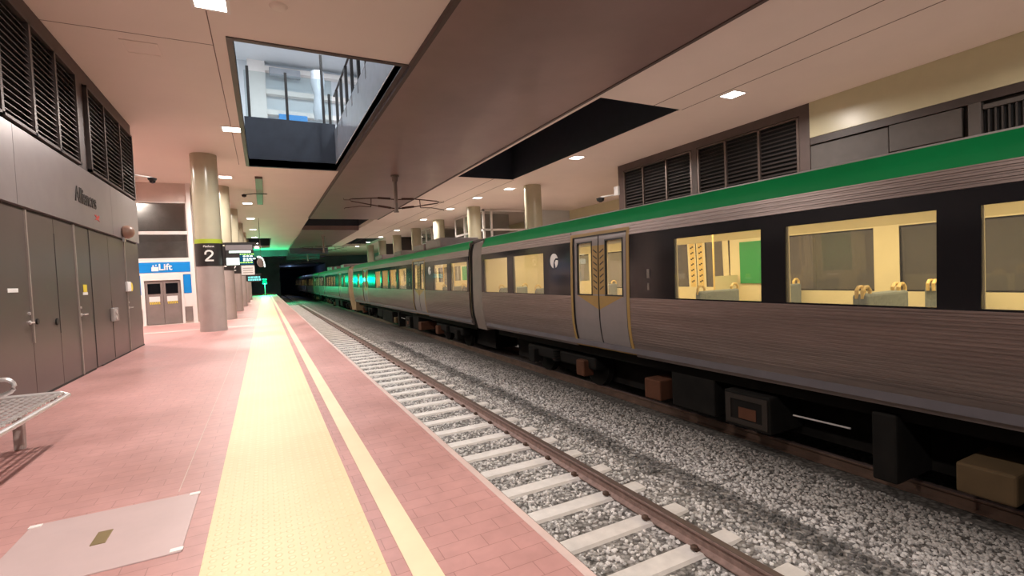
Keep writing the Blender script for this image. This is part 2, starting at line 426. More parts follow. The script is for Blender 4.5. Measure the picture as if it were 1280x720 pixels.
# loose stones, nobody could count them
ICO = None
def stones(n, xr, yr, size, m, name, label, seed, biased=True, skipx=()):
    rnd = random.Random(seed)
    t = (1+5**.5)/2
    base = [Vector(p).normalized() for p in ((-1,t,0),(1,t,0),(-1,-t,0),(1,-t,0),(0,-1,t),(0,1,t),(0,-1,-t),(0,1,-t),(t,0,-1),(t,0,1),(-t,0,-1),(-t,0,1))]
    F = [(0,11,5),(0,5,1),(0,1,7),(0,7,10),(0,10,11),(1,5,9),(5,11,4),(11,10,2),(10,7,6),(7,1,8),(3,9,4),(3,4,2),(3,2,6),(3,6,8),(3,8,9),(4,9,5),(2,4,11),(6,2,10),(8,6,7),(9,8,1)]
    vs, fs = [], []
    for i in range(n):
        x = rnd.uniform(*xr) if not biased else rnd.uniform(*xr)
        y = yr[0] + (yr[1]-yr[0])*rnd.random()**(1.7 if biased else 1)
        if any(a < x < b for a, b in skipx): continue
        k = (y-3.69) / .62; near = abs(k-round(k))*.62
        if x < 3.75 and near < .145: continue
        s = size*rnd.uniform(.55, 1.25)
        q = Matrix.Rotation(rnd.uniform(0, 6.28), 3, 'Z') @ Matrix.Rotation(rnd.uniform(0, 3.14), 3, 'X')
        sq = Vector((rnd.uniform(.7,1.3), rnd.uniform(.6,1.1), rnd.uniform(.5,.9)))
        z = bed_z(x) + s*rnd.uniform(.0, .45)
        b = len(vs)
        for p in base:
            w = q @ Vector((p.x*sq.x, p.y*sq.y, p.z*sq.z))
            f = s*rnd.uniform(.8, 1.12)
            vs.append((x+w.x*f, y+w.y*f, z+w.z*f))
        fs += [(a+b, c+b, d+b) for a, c, d in F]
    me = bpy.data.meshes.new(name); me.from_pydata(vs, [], fs); me.materials.append(m)
    o = bpy.data.objects.new(name, me); C.objects.link(o)
    return tag(o, label, 'gravel', kind='stuff')
stones(46000, (PE, 6.3), (1.0, 19), .0225, M['stone'], 'ballast_stones', 'pale grey crushed stone ballast around the near track', 1, skipx=[(3.24,3.42)])

def rail(x, y0, y1, ztop, name, label, m='railside'):
    t = thing(name, label, 'rail', (x, 0, ztop))
    prof = [(-.065,-.15),(.065,-.15),(.065,-.138),(.012,-.12),(.010,-.04),(.034,-.026),(.034,-.004),(.030,.0),(-.030,0),(-.034,-.004),(-.034,-.026),(-.010,-.04),(-.012,-.12),(-.065,-.138)]
    obj('rail_web', prism_y(bmesh.new(), prof, y0, y1), M[m], t)
    obj('rail_head', bevel(BX(-.033, .033, y0, y1, -.02, .002), .002), M['railhead'], t, )
    return t
NR = (2.13, 3.32)
rail(NR[1], -3, 128, -.965, 'rail', 'rusty steel rail in full view along the sleepers of the near track')
rail(NR[0], -3, 128, -.965, 'rail', 'rusty steel rail close under the platform edge on the near track')
FR = (6.64, 7.76)
rail(FR[0], -6, 128, -1.225, 'rail', 'dark rusty rail under the near side of the train', 'clip')
rail(FR[1], -6, 128, -1.225, 'rail', 'dark rusty rail under the far side of the train', 'clip')
# sleepers
def make_sleeper():
    t = thing('railway_sleeper', 'pale concrete sleeper half buried in ballast between platform edge and rail', 'sleeper', (2.76, 3.69, -1.13), 0, 'concrete sleepers of the near track')
    bm = bmesh.new(); prism_x(bm, [(-.12,-.15),(.12,-.15),(.12,-.01),(.09,.025),(-.09,.025),(-.12,-.01)], -.98, .98)
    obj('block', bm, M['sleeper'], t)
    for x in (NR[0], NR[1]):
        for s in (-1, 1):
            bm = bmesh.new(); lathe(bm, (x-2.76+s*.095, -.02, .03), [(.016,0),(.034,.012),(.034,.035),(.016,.045)], 10)
            box(bm, x-2.76+min(s*.05,s*.1), x-2.76+max(s*.05,s*.1), -.05, .02, .02, .04)
            obj('rail_clip', bm, M['clip'], t)
    return t
sl = make_sleeper()
for k in range(-6, 90):
    if k == 0: continue
    c = copy_tree(sl); c.location.y = 3.69 + .62*k

# ------------------------------------------------------------------ ceiling
ZC = 5.5
OP1 = (-.25, 2.6, 9.38, 19.1); OP2 = (7.42, 10.02, 9.45, 19.15); OP3 = (2.68, 7.05, 33.4, 40.6)
OPL = (-1.4, .75, 49, 62); OPR = (8.4, 11.3, 50, 61)
struct('ceiling', slab(bmesh.new(), -9, 2.78, YA, YB+2, ZC, 5.75, [OP1, OPL]), M['ceiling'], label='beige ceiling over the near platform')
struct('ceiling_right', slab(bmesh.new(), 7.02, 22, YA, YB+2, ZC, 5.75, [OP2, OPR]), M['ceiling2'], label='beige ceiling over the train')
struct('ceiling_beam', slab(bmesh.new(), 2.78, 7.02, YA, YB+2, ZC-.10, 5.75, [(2.78, 7.02, OP3[2], OP3[3])]), M['beam'], label='brown glossy soffit over the tracks')
struct('trim_2', BX(7.02, 7.10, YA, 33.4, ZC-.12, ZC+.02), M['trimbrown'])
struct('trim_3', BX(2.70, 2.78, YA, 33.4, ZC-.10, ZC+.02), M['trimbrown'])
for nm, o in (('trim_4', OP3), ('trim_5', OPL), ('trim_6', OPR)):
    bm = bmesh.new(); a, b, c, d = o
    box(bm, a-.05, b+.05, c-.05, d+.05, 6.6, 6.65); box(bm, a-.05, a, c, d, 5.752, 6.6); box(bm, b, b+.05, c, d, 5.752, 6.6); box(bm, a, b, c-.05, c, 5.752, 6.6); box(bm, a, b, d, d+.05, 5.752, 6.6)
    struct(nm, bm, M['navy'], label='dark closed shaft above a ceiling opening')
# ceiling joints
bm = bmesh.new()
for x in (9.1, 10.08):
    for y0, y1 in ((YA, OP2[2]), (OP2[3], 60)):
        box(bm, x-.012, x+.012, y0, y1, ZC-.003, ZC+.01)
box(bm, -.56, -.545, -2, 19, ZC-.003, ZC+.01); box(bm, -2.78, -.56, 9.70, 9.715, ZC-.002, ZC+.01)
struct('trim_7', bm, M['joint'], label='dark joints in the ceiling')
# ceiling hatch, detector, box
bm = slab(bmesh.new(), -1.90, -1.38, 9.98, 10.5, ZC-.012, ZC-.001, [(-1.87, -1.41, 10.01, 10.47)])
h = thing('ceiling_hatch', 'square access hatch in the ceiling near the left louvred wall', 'hatch', (-1.64, 10.24, ZC))
o = obj('hatch_frame', bm, M['hatch'], h); o.location = (1.64, -10.24, -ZC)
obj('hatch_panel', BX(-.23, .23, -.23, .23, -.006, -.001), M['ceiling'], h)
d = thing('smoke_detector', 'round beige smoke detector on the ceiling ahead of the square opening', 'smoke detector', (.41, 8.02, ZC))
bm = bmesh.new(); lathe(bm, (0,0,-.035), [(.07,0),(.11,.012),(.13,.034)], 28); obj('cover', bm, M['hatch'], d, True)
d = thing('ceiling_trunking', 'brown surface strip with a small bracket on the ceiling beyond the square opening', 'ceiling trunking', (.02, 24.3, ZC))
obj('channel', bevel(BX(-.13, .13, -3.4, 3.4, -.09, -.001), .01), M['bellows'], d)
bm = bmesh.new(); tube(bm, [(-.55,-.2,-.18),(-.2,-.2,-.13),(.3,-.2,-.13)], .02); obj('bracket', bm, M['black'], d)
bm = bmesh.new(); lathe(bm, (-.6,-.2,-.30), [(.03,0),(.09,.03),(.10,.1),(.04,.14)], 16); obj('camera_head', bm, M['black'], d, True)

# downlights
def make_light():
    t = thing('ceiling_downlight', 'x', 'ceiling light', (0,0,ZC), 0, None)
    bm = bmesh.new(); slab(bm, -.25, .25, -.25, .25, -.012, -.001, [(-.2, .2, -.2, .2)]); obj('frame', bm, M['whiteframe'], t)
    obj('diffuser', BX(-.2, .2, -.2, .2, -.009, -.002), M['lamp'], t)
    ld = bpy.data.lights.new('downlight_lamp', 'AREA'); ld.shape = 'SQUARE'; ld.size = .24; ld.energy = 250; ld.color = (1, .90, .83); ld.spread = R(165)
    lo = bpy.data.objects.new('lamp', ld); C.objects.link(lo); lo.parent = t; lo.location = (0, 0, -.02)
    return t
L0 = make_light(); first = [True]
def downlight(x, y, label, group=None, f=1.0):
    t = L0 if first[0] else copy_tree(L0)
    first[0] = False
    t.location = (x, y, ZC); t['label'] = label
    if group: t['group'] = group
    elif 'group' in t: del t['group']
    if f != 1.0:
        for ch in t.children:
            if ch.type == 'LIGHT': ch.data = ch.data.copy(); ch.data.energy *= f
    return t
LY = [8.25, 14.75, 21.3, 27.9, 34.3, 41.2, 48, 55, 62]
names = ['nearest', 'second nearest', 'third', 'fourth', 'fifth', 'sixth', 'seventh', 'eighth', 'ninth']
for i, y in enumerate(LY):
    x = -.48 if i == 0 else (-1.1 if i == 2 else -.55)
    downlight(x, y, 'bright square ceiling light over the near platform, %s from the camera' % names[i], 'downlights over the near platform')
for i, y in enumerate([8.15, 14.8, 21.25, 24.1, 28.4, 34, 41.9, 48.5, 55, 62]):
    x = 10.9 if i == 2 else 10.42
    downlight(x, y, 'bright square ceiling light above the train, %s' % (['in front of the louvre', 'beside the dark opening', 'past the dark opening', 'fourth along', 'fifth along', 'sixth along', 'seventh along', 'eighth along', 'ninth along', 'last of the row'][i]), 'downlights over the far platform', .9)
for y in (1.6, -4.6):
    downlight(-.48, y, 'square ceiling light behind the camera over the near platform', 'downlights behind the camera')
    downlight(10.42, y, 'square ceiling light behind the camera over the far platform', 'downlights behind the camera', .85)
for i, (x, y) in enumerate(((-4.6, 18.0), (-6.6, 20.5), (-4.9, 27), (-4.9, 34))):
    downlight(x, y, 'square ceiling light in the lobby left of the columns, %s' % (['nearest the lift', 'deepest left', 'behind the lift', 'furthest'][i]), 'lobby downlights')

# ------------------------------------------------------------------ upper floor seen through opening
a, b, c, d_ = OP1
bm = bmesh.new(); box(bm, a-.06, b+.06, d_, d_+.1, ZC-.01, 7.2)
struct('wall_upstand', bm, M['navy'], label='dark navy upstand at the far side of the ceiling opening')
bm = bmesh.new(); box(bm, b, b+.1, c-.1, d_, ZC-.02, 5.72); box(bm, a-.1, a, c-.1, d_, ZC-.02, 5.76); box(bm, a, b, c-.1, c, ZC-.02, 5.76)
struct('trim_8', bm, M['trimbrown'], label='brown edge trim of the ceiling opening')
struct('wall_slab_edge', BX(b+.02, b+.12, c-.1, d_-.002, 5.722, 6.95), M['upslab'], label='glossy grey slab edge')
bl = thing('balustrade', 'dark posts of the upper balustrade along the right side of the ceiling opening', 'balustrade', (2.66, 0, 6.95))
for i in range(7):
    y = 11.9 + i*1.08
    bm = BX(-.045, .045, y-.05, y+.05, -.35, 1.25); obj('post', bevel(bm, .008, 1), M['signblack'], bl)
bm = bmesh.new(); tube(bm, [(0, 11.4, 1.25), (0, 19, 1.25)], .035); tube(bm, [(0, 11.4, -.12), (0, 19, -.12)], .02); obj('handrail', bm, M['signblack'], bl)
bl = thing('balustrade', 'glass balustrade with thin dark posts at the far side of the ceiling opening', 'balustrade', (0, 19.15, 7.2))
for x, h_ in ((-.14, 1.75), (1.06, 1.68), (2.28, 2.5), (2.5, 1.1)):
    obj('post', bevel(BX(x-.045, x+.045, -.04, .04, 0, h_), .008, 1), M['signblack'], bl)
obj('glass_panel', BX(-.25, 2.6, -.008, .008, 0, 1.6), M['glassb'], bl)
# upper hall
bm = bmesh.new(); box(bm, -5, 7.2, 30, 30.2, 5.76, 13.5)
struct('wall_upper_back', bm, M['upwall'], label='pale back wall of the upper hall')
struct('ceiling_upper', BX(-5, 7.2, 5, 30.2, 13.5, 13.6), M['upwall'], label='ceiling of the upper hall')
struct('wall_upper_left', BX(-5.1, -5, 5, 30.2, 5.76, 13.5), M['upwall'])
struct('wall_upper_right', BX(7.2, 7.3, 5, 30.2, 5.76, 13.5), M['upwall'])
struct('wall_upper_front', BX(-5, 7.2, 4.9, 5, 5.76, 13.5), M['upwall'])
bm = bmesh.new()
box(bm, -.2, .65, 29.7, 30, 5.8, 13.5)
for z in (13.1, 11.85, 10.75): box(bm, .65, 7.19, 29.6, 30, z-.13, z+.13)
struct('trim_9', bm, M['whiteframe'], label='white ledges on the upper hall wall')
s = thing('wall_sign', 'bright blue sign low on the white wall of the upper hall', 'sign', (2.0, 29.5, 10.6))
obj('panel', BX(-.8, .65, -.02, .05, -.35, .05), M['blue'], s)
s = thing('air_conditioner', 'long grey wall unit on the white wall of the upper hall', 'wall unit', (1.7, 29.55, 12.9))
obj('casing', bevel(BX(-.85, .7, -.15, .15, -.22, .2), .03), M['upslab'], s)
s = thing('hanging_banner', 'dark hanging panel beside the upper hall balustrade', 'banner', (2.9, 26, 10.4))
bm = bmesh.new(); lathe(bm, (0,0,-1.0), [(.22,0),(.3,.5),(.2,1.2),(.34,1.8),(.3,2.4)], 18); obj('cloth', bm, M['upslab'], s, True)
for x, y in ((0, 23), (4, 23), (2, 16), (6, 14)):
    l = thing('upper_lamp', 'cool white square lamp on the upper hall ceiling', 'ceiling light', (x, y, 13.5), 0, 'upper hall lamps')
    obj('diffuser', BX(-.3, .3, -.3, .3, -.03, -.002), M['lampcool'], l)
    ld = bpy.data.lights.new('upper_lamp', 'AREA'); ld.size = .55; ld.energy = 480; ld.color = (.88, .95, 1)
    lo = bpy.data.objects.new('lamp', ld); C.objects.link(lo); lo.parent = l; lo.location = (0, 0, -.05)
# dark shaft over opening 2
a, b, c, d_ = OP2
bm = bmesh.new()
box(bm, a-.05, a, c-.05, d_+.05, 5.752, 7.6); box(bm, b, b+.05, c-.05, d_+.05, 5.752, 7.6); box(bm, a, b, c-.05, c, 5.752, 7.6); box(bm, a, b, d_, d_+.05, 5.752, 7.6); box(bm, a-.05, b+.05, c-.05, d_+.05, 7.6, 7.7)
# dark lining inside the slab thickness
box(bm, a, a+.015, c, d_, ZC+.01, 5.76); box(bm, b-.015, b, c, d_, ZC+.01, 5.76); box(bm, a, b, d_-.015, d_, ZC+.01, 5.76)
struct('trim_10', bm, M['navy'], label='dark shaft above the opening over the train')

# ------------------------------------------------------------------ left wall
XW = -2.8; YE = 15.15
struct('wall_left', BX(-3.3, XW-.02, YA, YE, 0, ZC), M['darkpanel'], label='dark service building wall')
struct('trim_11', BX(XW-.02, XW+.02, YA, YE+.01, 5.22, ZC-.001), M['trimbrown'], label='brown head strip above the louvres')
struct('trim_12', BX(XW-.02, XW+.02, 11.02, 11.52, 3.60, 5.22), M['trimbrown'], label='brown pier between louvres')
struct('trim_13', BX(XW-.02, XW+.02, 15.02, YE+.01, 3.60, 5.22), M['trimbrown'])
bm = bmesh.new()
for y0, y1 in ((YA, -1), (-1, 4.05), (4.055, 8.40), (8.405, 12.8), (12.805, YE+.012)): box(bm, XW-.02, XW+.05, y0, y1-.004, 2.56, 3.585)
struct('wall_fascia', bm, M['fascia'], label='brushed metal fascia panels above the dark doors')
def louvre(y0, y1, z0, z1, x, sgn, mull, label, pitch=.088, name='louvre_grille', blade=.06, group=None, fm='louvdark'):
    t = thing(name, label, 'louvre', (x, (y0+y1)/2, z0), 0, group)
    yc = (y0+y1)/2
    obj('back_panel', BX(*sorted((-.09*sgn, -.015*sgn)), y0-yc, y1-yc, 0, z1-z0), M['louvreback'], t)
    bm = bmesh.new(); n = int((z1-z0)/pitch)
    for i in range(n):
        z = (i+.5)*pitch
        a = [(-.01*sgn, z+.02), (blade*sgn, z-.03), (blade*sgn, z-.018), (-.01*sgn, z+.032)]
        prism_y(bm, a, y0-yc, y1-yc)
    o = obj('blades', bm, M['louvdark'], t); o['kind'] = 'stuff'
    bm = bmesh.new(); w = .035
    xs_ = sorted((0, (blade+.02)*sgn))
    for y in [y0+w, y1-w] + list(mull): box(bm, *xs_, y-yc-w, y-yc+w, 0, z1-z0)
    box(bm, *xs_, y0-yc, y1-yc, 0, .04); box(bm, *xs_, y0-yc, y1-yc, z1-z0-.04, z1-z0)
    obj('frame', bm, M[fm], t)
    return t
louvre(6.6, 11.0, 3.62, 5.2, XW, 1, (8.12, 9.1, 10.02), 'large dark louvre high on the left wall, nearer of the two')
louvre(11.54, 15.0, 3.62, 5.2, XW, 1, (12.6, 13.8), 'large dark louvre high on the left wall near its far corner')
louvre(2.0, 6.3, 3.62, 5.2, XW, 1, (3.4, 4.8), 'dark louvre on the left wall beside the camera')
# doors (structure) with handles
def wdoor(n, y0, y1, z1=2.52, mat_='door'):
    return struct('door_%d' % n, bevel(BX(XW-.025, XW+.012, y0+.006, y1-.006, .02, z1), .003, 1), M[mat_])
edges = [(-5.9, -3.4), (-3.4, 1.0), (1.0, 3.2), (3.2, 5.4), (5.4, 7.66), (7.66, 8.68), (8.68, 9.66), (9.66, 10.52), (10.52, 11.30), (11.30, 12.5), (12.5, 13.77), (13.77, YE)]
doors = [wdoor(i+1, a_, b_) for i, (a_, b_) in enumerate(edges)]
bm = bmesh.new()
for y in (8.68, 10.52, 13.77): box(bm, XW, XW+.03, y-.016, y+.016, .02 if y != 8.68 else .75, 2.53)
struct('trim_14', bm, M['seam'], label='pale metal door edge strips')
bm = bmesh.new(); box(bm, XW, XW+.018, 11.285, 11.315, .02, 2.53); box(bm, XW, XW+.016, 9.65, 9.67, .8, 2.3); box(bm, XW, XW+.016, 12.5-.01, 12.5+.01, .05, 1.2)
struct('trim_15', bm, M['darkseam'], label='dark door joints')
def handle(d, y, z=1.02, s=1):
    bm = bmesh.new(); cyl(bm, (XW+.012, y, z), .028, .012, 'x', 18); tube(bm, [(XW+.02, y, z), (XW+.06, y, z), (XW+.062, y+.03*s, z), (XW+.062, y+.15*s, z)], .011)
    obj('door_handle', bm, M['steel'], d, True)
    bm = bmesh.new(); cyl(bm, (XW+.012, y, z+.12), .022, .014, 'x', 16); obj('door_lock', bm, M['steel'], d)
handle(doors[5], 8.60, 1.03, -1); handle(doors[8], 10.62); handle(doors[11], 13.86, 1.0)
bm = bmesh.new(); cyl(bm, (XW+.012, 8.82, 1.03), .04, .02, 'x', 18); obj('door_knob', bm, M['black'], doors[6])
bm = bmesh.new(); cyl(bm, (XW+.012, 9.52, .98), .05, .02, 'x', 18); obj('door_knob', bm, M['black'], doors[6])
bm = bmesh.new(); box(bm, XW-.02, XW+.022, 8.1, 11.2, 0, .03); box(bm, XW-.02, XW+.022, 11.6, YE, 0, .025)
struct('baseboard_left', bm, M['darkseam'])
def plate(name, y0, y1, z0, z1, m, label, cat, th=.008, x=XW+.012):
    o = obj(name, bevel(BX(x, x+th, y0, y1, z0, z1), .002, 1), M[m]); return tag(o, label, cat)
plate('door_notice', 8.04, 8.32, 1.435, 1.485, 'white', 'small white strip notice on the dark door nearest the bench', 'notice')
n_ = thing('warning_sign', 'small yellow and white warning label on the dark door past the bench', 'sign', (XW+.013, 10.9, 1.42))
obj('yellow_panel', BX(0, .006, -.08, .10, -.02, .11), M['yellow'], n_); obj('white_panel', BX(0, .006, -.12, .13, -.07, -.022), M['white'], n_)
n_ = thing('warning_sign', 'white board with round yellow sticker at the far end of the dark doors', 'sign', (XW+.013, 13.9, 1.47))
obj('white_panel', bevel(BX(0, .05, -.25, .06, -.1, .12), .01), M['white'], n_)
bm = bmesh.new(); cyl(bm, (0, .17, .0), .10, .04, 'x', 24); obj('round_sticker', bm, M['yellow'], n_)
m_ = thing('intercom_box', 'grey box with round dials low on the dark wall panels', 'wall box', (XW+.012, 12.55, .78))
obj('casing', bevel(BX(0, .05, -.2, .2, 0, .27), .012), M['greybox'], m_)
for dz in (.07, .19):
    bm = bmesh.new(); cyl(bm, (.05, 0, dz), .045, .012, 'x', 20); obj('dial', bm, M['steel'], m_)
f_ = thing('fire_label', 'small red fire marking on the metal fascia', 'sign', (XW+.048, 11.75, 2.78))
bm = bmesh.new(); prism_x(bm, [(-.16,-.04),(-.02,.0),(-.16,.05),(-.05,.06),(.02,.03),(.12,.07),(.16,.03),(.06,0),(.16,-.05),(.02,-.03)], .0, .006); obj('marking', bm, M['red'], f_)
s_ = thing('alarm_speaker', 'round pinkish brown alarm speaker fixed under the fascia near the corner', 'speaker', (XW+.045, 13.6, 2.70))
bm = bmesh.new(); lathe(bm, (0,0,0), [(.10,0),(.14,.03),(.15,.10),(.11,.18),(.04,.22)], 24, 'x'); obj('shell', bm, M['speaker'], s_, True)
bm = bmesh.new(); box(bm, 0, .04, -.06, .06, -.22, -.12); obj('bracket', bm, M['steel'], s_)
w_ = thing('wall_lettering', 'dark raised lettering on the metal fascia above the doors', 'lettering', (XW+.05, 11.17, 3.06))
text('letters', 'Alliances', .36, M['signblack'], w_, face_mat((0.004, 0, 0), (0,1,0), (0,0,1)), .012, .007, .90)
c_ = thing('security_camera', 'dome security camera on a bracket at the corner of the louvred wall', 'camera', (XW+.02, 15.1, 4.25))
bm = bmesh.new(); tube(bm, [(0,0,0),(.12,0,.02),(.55,.2,-.02),(.62,.25,-.02)], .03); box(bm, -.01, .04, -.08, .08, -.1, .1); obj('bracket', bm, M['white'], c_)
bm = bmesh.new(); lathe(bm, (.62,.25,-.16), [(.10,0),(.16,.06),(.17,.12),(.06,.15)], 20); obj('housing', bm, M['black'], c_, True)
bm = bmesh.new(); lathe(bm, (.62,.25,-.26), [(.03,0),(.09,.03),(.12,.1)], 20); obj('dome', bm, M['band'], c_, True); c_.scale = (.6, .6, .6)

# ------------------------------------------------------------------ lift lobby front
YF = 23.0
struct('wall_lobby', slab(bmesh.new(), -9, -2.5, YF, YF+.2, 0, ZC, [(-8.6, -6.5, 2.6, 4.75), (-6.4, -4.4, 2.72, 4.75), (-4.28, -2.62, 3.62, 4.72), (-4.28, -2.62, 2.58, 3.5)], 'y'), M['taupeframe'], label='beige lobby front wall')
struct('wall_lobby_side', slab(bmesh.new(), -2.7, -2.5, YF+.2, 48, 0, ZC, [(24.5, 30, 3, 4.8), (31, 37, 3, 4.8)], 'x'), M['taupeframe'], label='beige wall behind the columns')
struct('wall_far_left', BX(-9.2, -9, YE-9, YF, 0, ZC), M['taupeframe'])
for i, (x0, x1, z0, z1) in enumerate(((-8.6,-6.5,2.6,4.75), (-6.4,-4.4,2.72,4.75), (-4.28,-2.62,3.62,4.72), (-4.28,-2.62,2.58,3.5))):
    wn = struct('window_%d' % (i+1), slab(bmesh.new(), x0-.05, x1+.05, YF-.03, YF+.12, z0-.05, z1+.05, [(x0, x1, z0, z1)], 'y'), M['whiteframe'])
    obj('pane', BX(x0, x1, YF+.05, YF+.06, z0, z1), M['glassw'], wn)
struct('wall_lobby_back', BX(-8.99, -2.71, 27, 27.1, 0, ZC), M['greybox'], label='grey wall inside the lobby')
bm = bmesh.new(); box(bm, -4.6, -4.45, YF-.06, YF, 0, 2.5); box(bm, -2.58, -2.44, YF-.06, YF-.001, 0, ZC-.001); box(bm, -4.6, -2.58, YF-.06, YF, 2.42, 2.52); box(bm, -4.45, -2.58, YF-.05, YF, 1.93, 2.02); box(bm, -4.2, -2.85, YF-.08, YF, 1.72, 1.93)
box(bm, -4.2, -4.1, YF-.08, YF, 0, 1.72); box(bm, -2.93, -2.85, YF-.08, YF, 0, 1.72)
box(bm, -4.45, -4.2, YF-.03, YF, .65, 1.18); box(bm, -2.85, -2.58, YF-.03, YF, .65, 1.18)
struct('trim_16', bm, M['whiteframe'], label='white surround of the lift front')
ls = thing('lift_sign', 'bright blue sign reading Lift with a white pictogram above the lift doors', 'sign', (-3.42, YF-.04, 2.22))
obj('panel', BX(-.86, .84, -.02, .03, -.2, .2), M['blue'], ls)
text('lettering', 'Lift', .34, M['glyph'], ls, face_mat((.02, -.03, -.0), (1,0,0), (0,0,1)), .008, .006)
bm = bmesh.new(); box(bm, -.42, -.2, -.03, -.022, -.14, .02)
prism_y(bm, [(-.39,.05),(-.33,.05),(-.36,.11)], -.03, -.022); prism_y(bm, [(-.30,.11),(-.24,.11),(-.27,.05)], -.03, -.022)
cyl(bm, (-.36, -.03, .035), .022, .008, 'y', 12); obj('pictogram', bm, M['glyph'], ls)
for nm, x0, x1 in (('wall_panel', -4.44, -4.21), ('wall_panel', -2.84, -2.59)):
    o = obj(nm, BX(x0, x1, YF-.04, YF-.002, 1.18, 1.92), M['blue']); tag(o, 'bright blue panel %s of the lift doors' % ('left' if x0 < -4 else 'right'), 'panel')
lf = thing('lift_doors', 'brown pair of lift doors with dark upper windows below the blue sign', 'lift door', (-3.52, YF-.02, 0))
for s in (-1, 1):
    lx = s*.285
    leaf = obj('door_leaf', bevel(BX(lx-.28, lx+.28, -.02, .015, .02, 1.71), .004, 1), M['concrete'] if False else M['duct'], lf)
    obj('window_pane', BX(lx-.2, lx+.2, -.027, -.018, 1.2, 1.6), M['band'], leaf)
    wl = obj('notice', BX(lx-.17, lx+.17, -.031, -.02, .9, 1.1), M['white'], leaf)
    bm = bmesh.new()
    for k in range(6):
        x = lx-.17+k*.057
        prism_y(bm, [(x, .9), (x+.03, .9), (x+.055, .80), (x+.025, .80)], -.03, -.02)
    obj('hazard_stripes', bm, M['yellow'], leaf)
for nm, x0, x1 in ((0, -4.44, -4.22), (1, -2.84, -2.6)):
    tag(obj('lobby_panel', BX(x0, x1, YF-.03, YF-.002, .08, .62), M['duct']), 'small brown lower panel %s of the lift doors' % ('left' if nm == 0 else 'right'), 'panel')

# ------------------------------------------------------------------ columns
def make_column(x, y, label, r=.368, group='round columns on the near platform', sign=True, ang=0.06):
    t = thing('round_column', label, 'column', (x, y, 0), 0, group)
    bm = bmesh.new(); cyl(bm, (0,0,0), r, 2.06, 'z', 48); obj('lower_shaft', bm, M['concrete'], t, True)
    bm = bmesh.new(); cyl(bm, (0,0,2.06), r-.004, ZC-2.062, 'z', 48); obj('upper_shaft', bm, M['cream'], t, True)
    bm = bmesh.new(); cyl(bm, (0,0,0), r+.008, .12, 'z', 48); obj('base_ring', bm, M['concrete'], t, True)
    if sign:
        bm = bmesh.new(); cyl(bm, (0,0,2.03), r+.01, .70, 'z', 48); obj('number_band', bm, M['signblack'], t, True)
        bm = bmesh.new(); cyl(bm, (0,0,2.73), r+.012, .13, 'z', 48); obj('lime_band', bm, M['lime'], t, True)
        rr = r+.013
        Mx = face_mat((0,0,0), (math.cos(ang), math.sin(ang), 0), (0,0,1)); n = Vector((math.sin(ang), -math.cos(ang), 0))
        p = n*rr
        Mx = face_mat((p.x, p.y, 2.33), (math.cos(ang), math.sin(ang), 0), (0,0,1))
        path = [(-.085,.055),(-.082,.095),(-.06,.13),(-.02,.148),(.02,.148),(.06,.13),(.082,.095),(.08,.06),(.055,.02),(.01,-.025),(-.05,-.08),(-.085,-.118),(.09,-.118)]
        bm = bmesh.new(); w = .021; L_ = []
        for k in range(len(path)-1):
            a_, b_ = Vector(path[k]), Vector(path[k+1]); d_1 = (b_-a_).normalized(); nn = Vector((-d_1.y, d_1.x)); a_ = a_-d_1*w*.5; b_ = b_+d_1*w*.5
            q = [a_+nn*w, a_-nn*w, b_-nn*w, b_+nn*w]
            lo_ = [bm.verts.new((p_.x, p_.y, -.002)) for p_ in q]; hi = [bm.verts.new((p_.x, p_.y, .012)) for p_ in q]
            bm.faces.new(lo_); bm.faces.new(hi[::-1])
            for e_ in range(4): bm.faces.new((lo_[e_], lo_[(e_+1)%4], hi[(e_+1)%4], hi[e_]))
        bmesh.ops.subdivide_edges(bm, edges=list(bm.edges), cuts=4)
        for v in bm.verts:
            v.co *= 1.12; an = v.co.x/rr; ra = rr+v.co.z; v.co = Vector((ra*math.sin(an), v.co.y, ra*math.cos(an)-rr))
        bm.transform(Mx); obj('numeral', bm, M['glyph'], t)
        text('caption', 'Platform', .085, M['glyph'], t, face_mat((p.x, p.y, 2.63), (math.cos(ang), math.sin(ang), 0), (0,0,1)), .004, .001, 1, rr)
    return t
c1 = make_column(-1.49, 17.9, 'nearest round column, cream above a black and lime band numbered 2')
def colcopy(src, x, y, label):
    c = copy_tree(src); c.location = (x, y, 0); c['label'] = label; return c
colcopy(c1, -1.47, 23.4, 'second round column on the near platform, mostly behind the nearest')
colcopy(c1, -1.45, 30.2, 'third round column on the near platform, past the display')
colcopy(c1, -1.44, 37, 'fourth round column on the near platform')
colcopy(c1, -1.44, 43.6, 'fifth round column on the near platform, far along')
colcopy(c1, -1.44, 50.5, 'last round column visible on the near platform')
c2 = make_column(11.6, 20.2, 'cream round column beyond the train beside the near glass box', .41, 'round columns on the far platform', False)
for y, l in ((27.5, 'cream round column beyond the train between two glass boxes'), (34.2, 'cream round column beyond the train, third along'), (40.2, 'cream round column beyond the train, fourth along'), (46.8, 'cream round column beyond the train, fifth along'), (53.4, 'cream round column beyond the train, sixth along'), (60, 'cream round column beyond the train, seventh along')):
    colcopy(c2, 11.6, y, l)

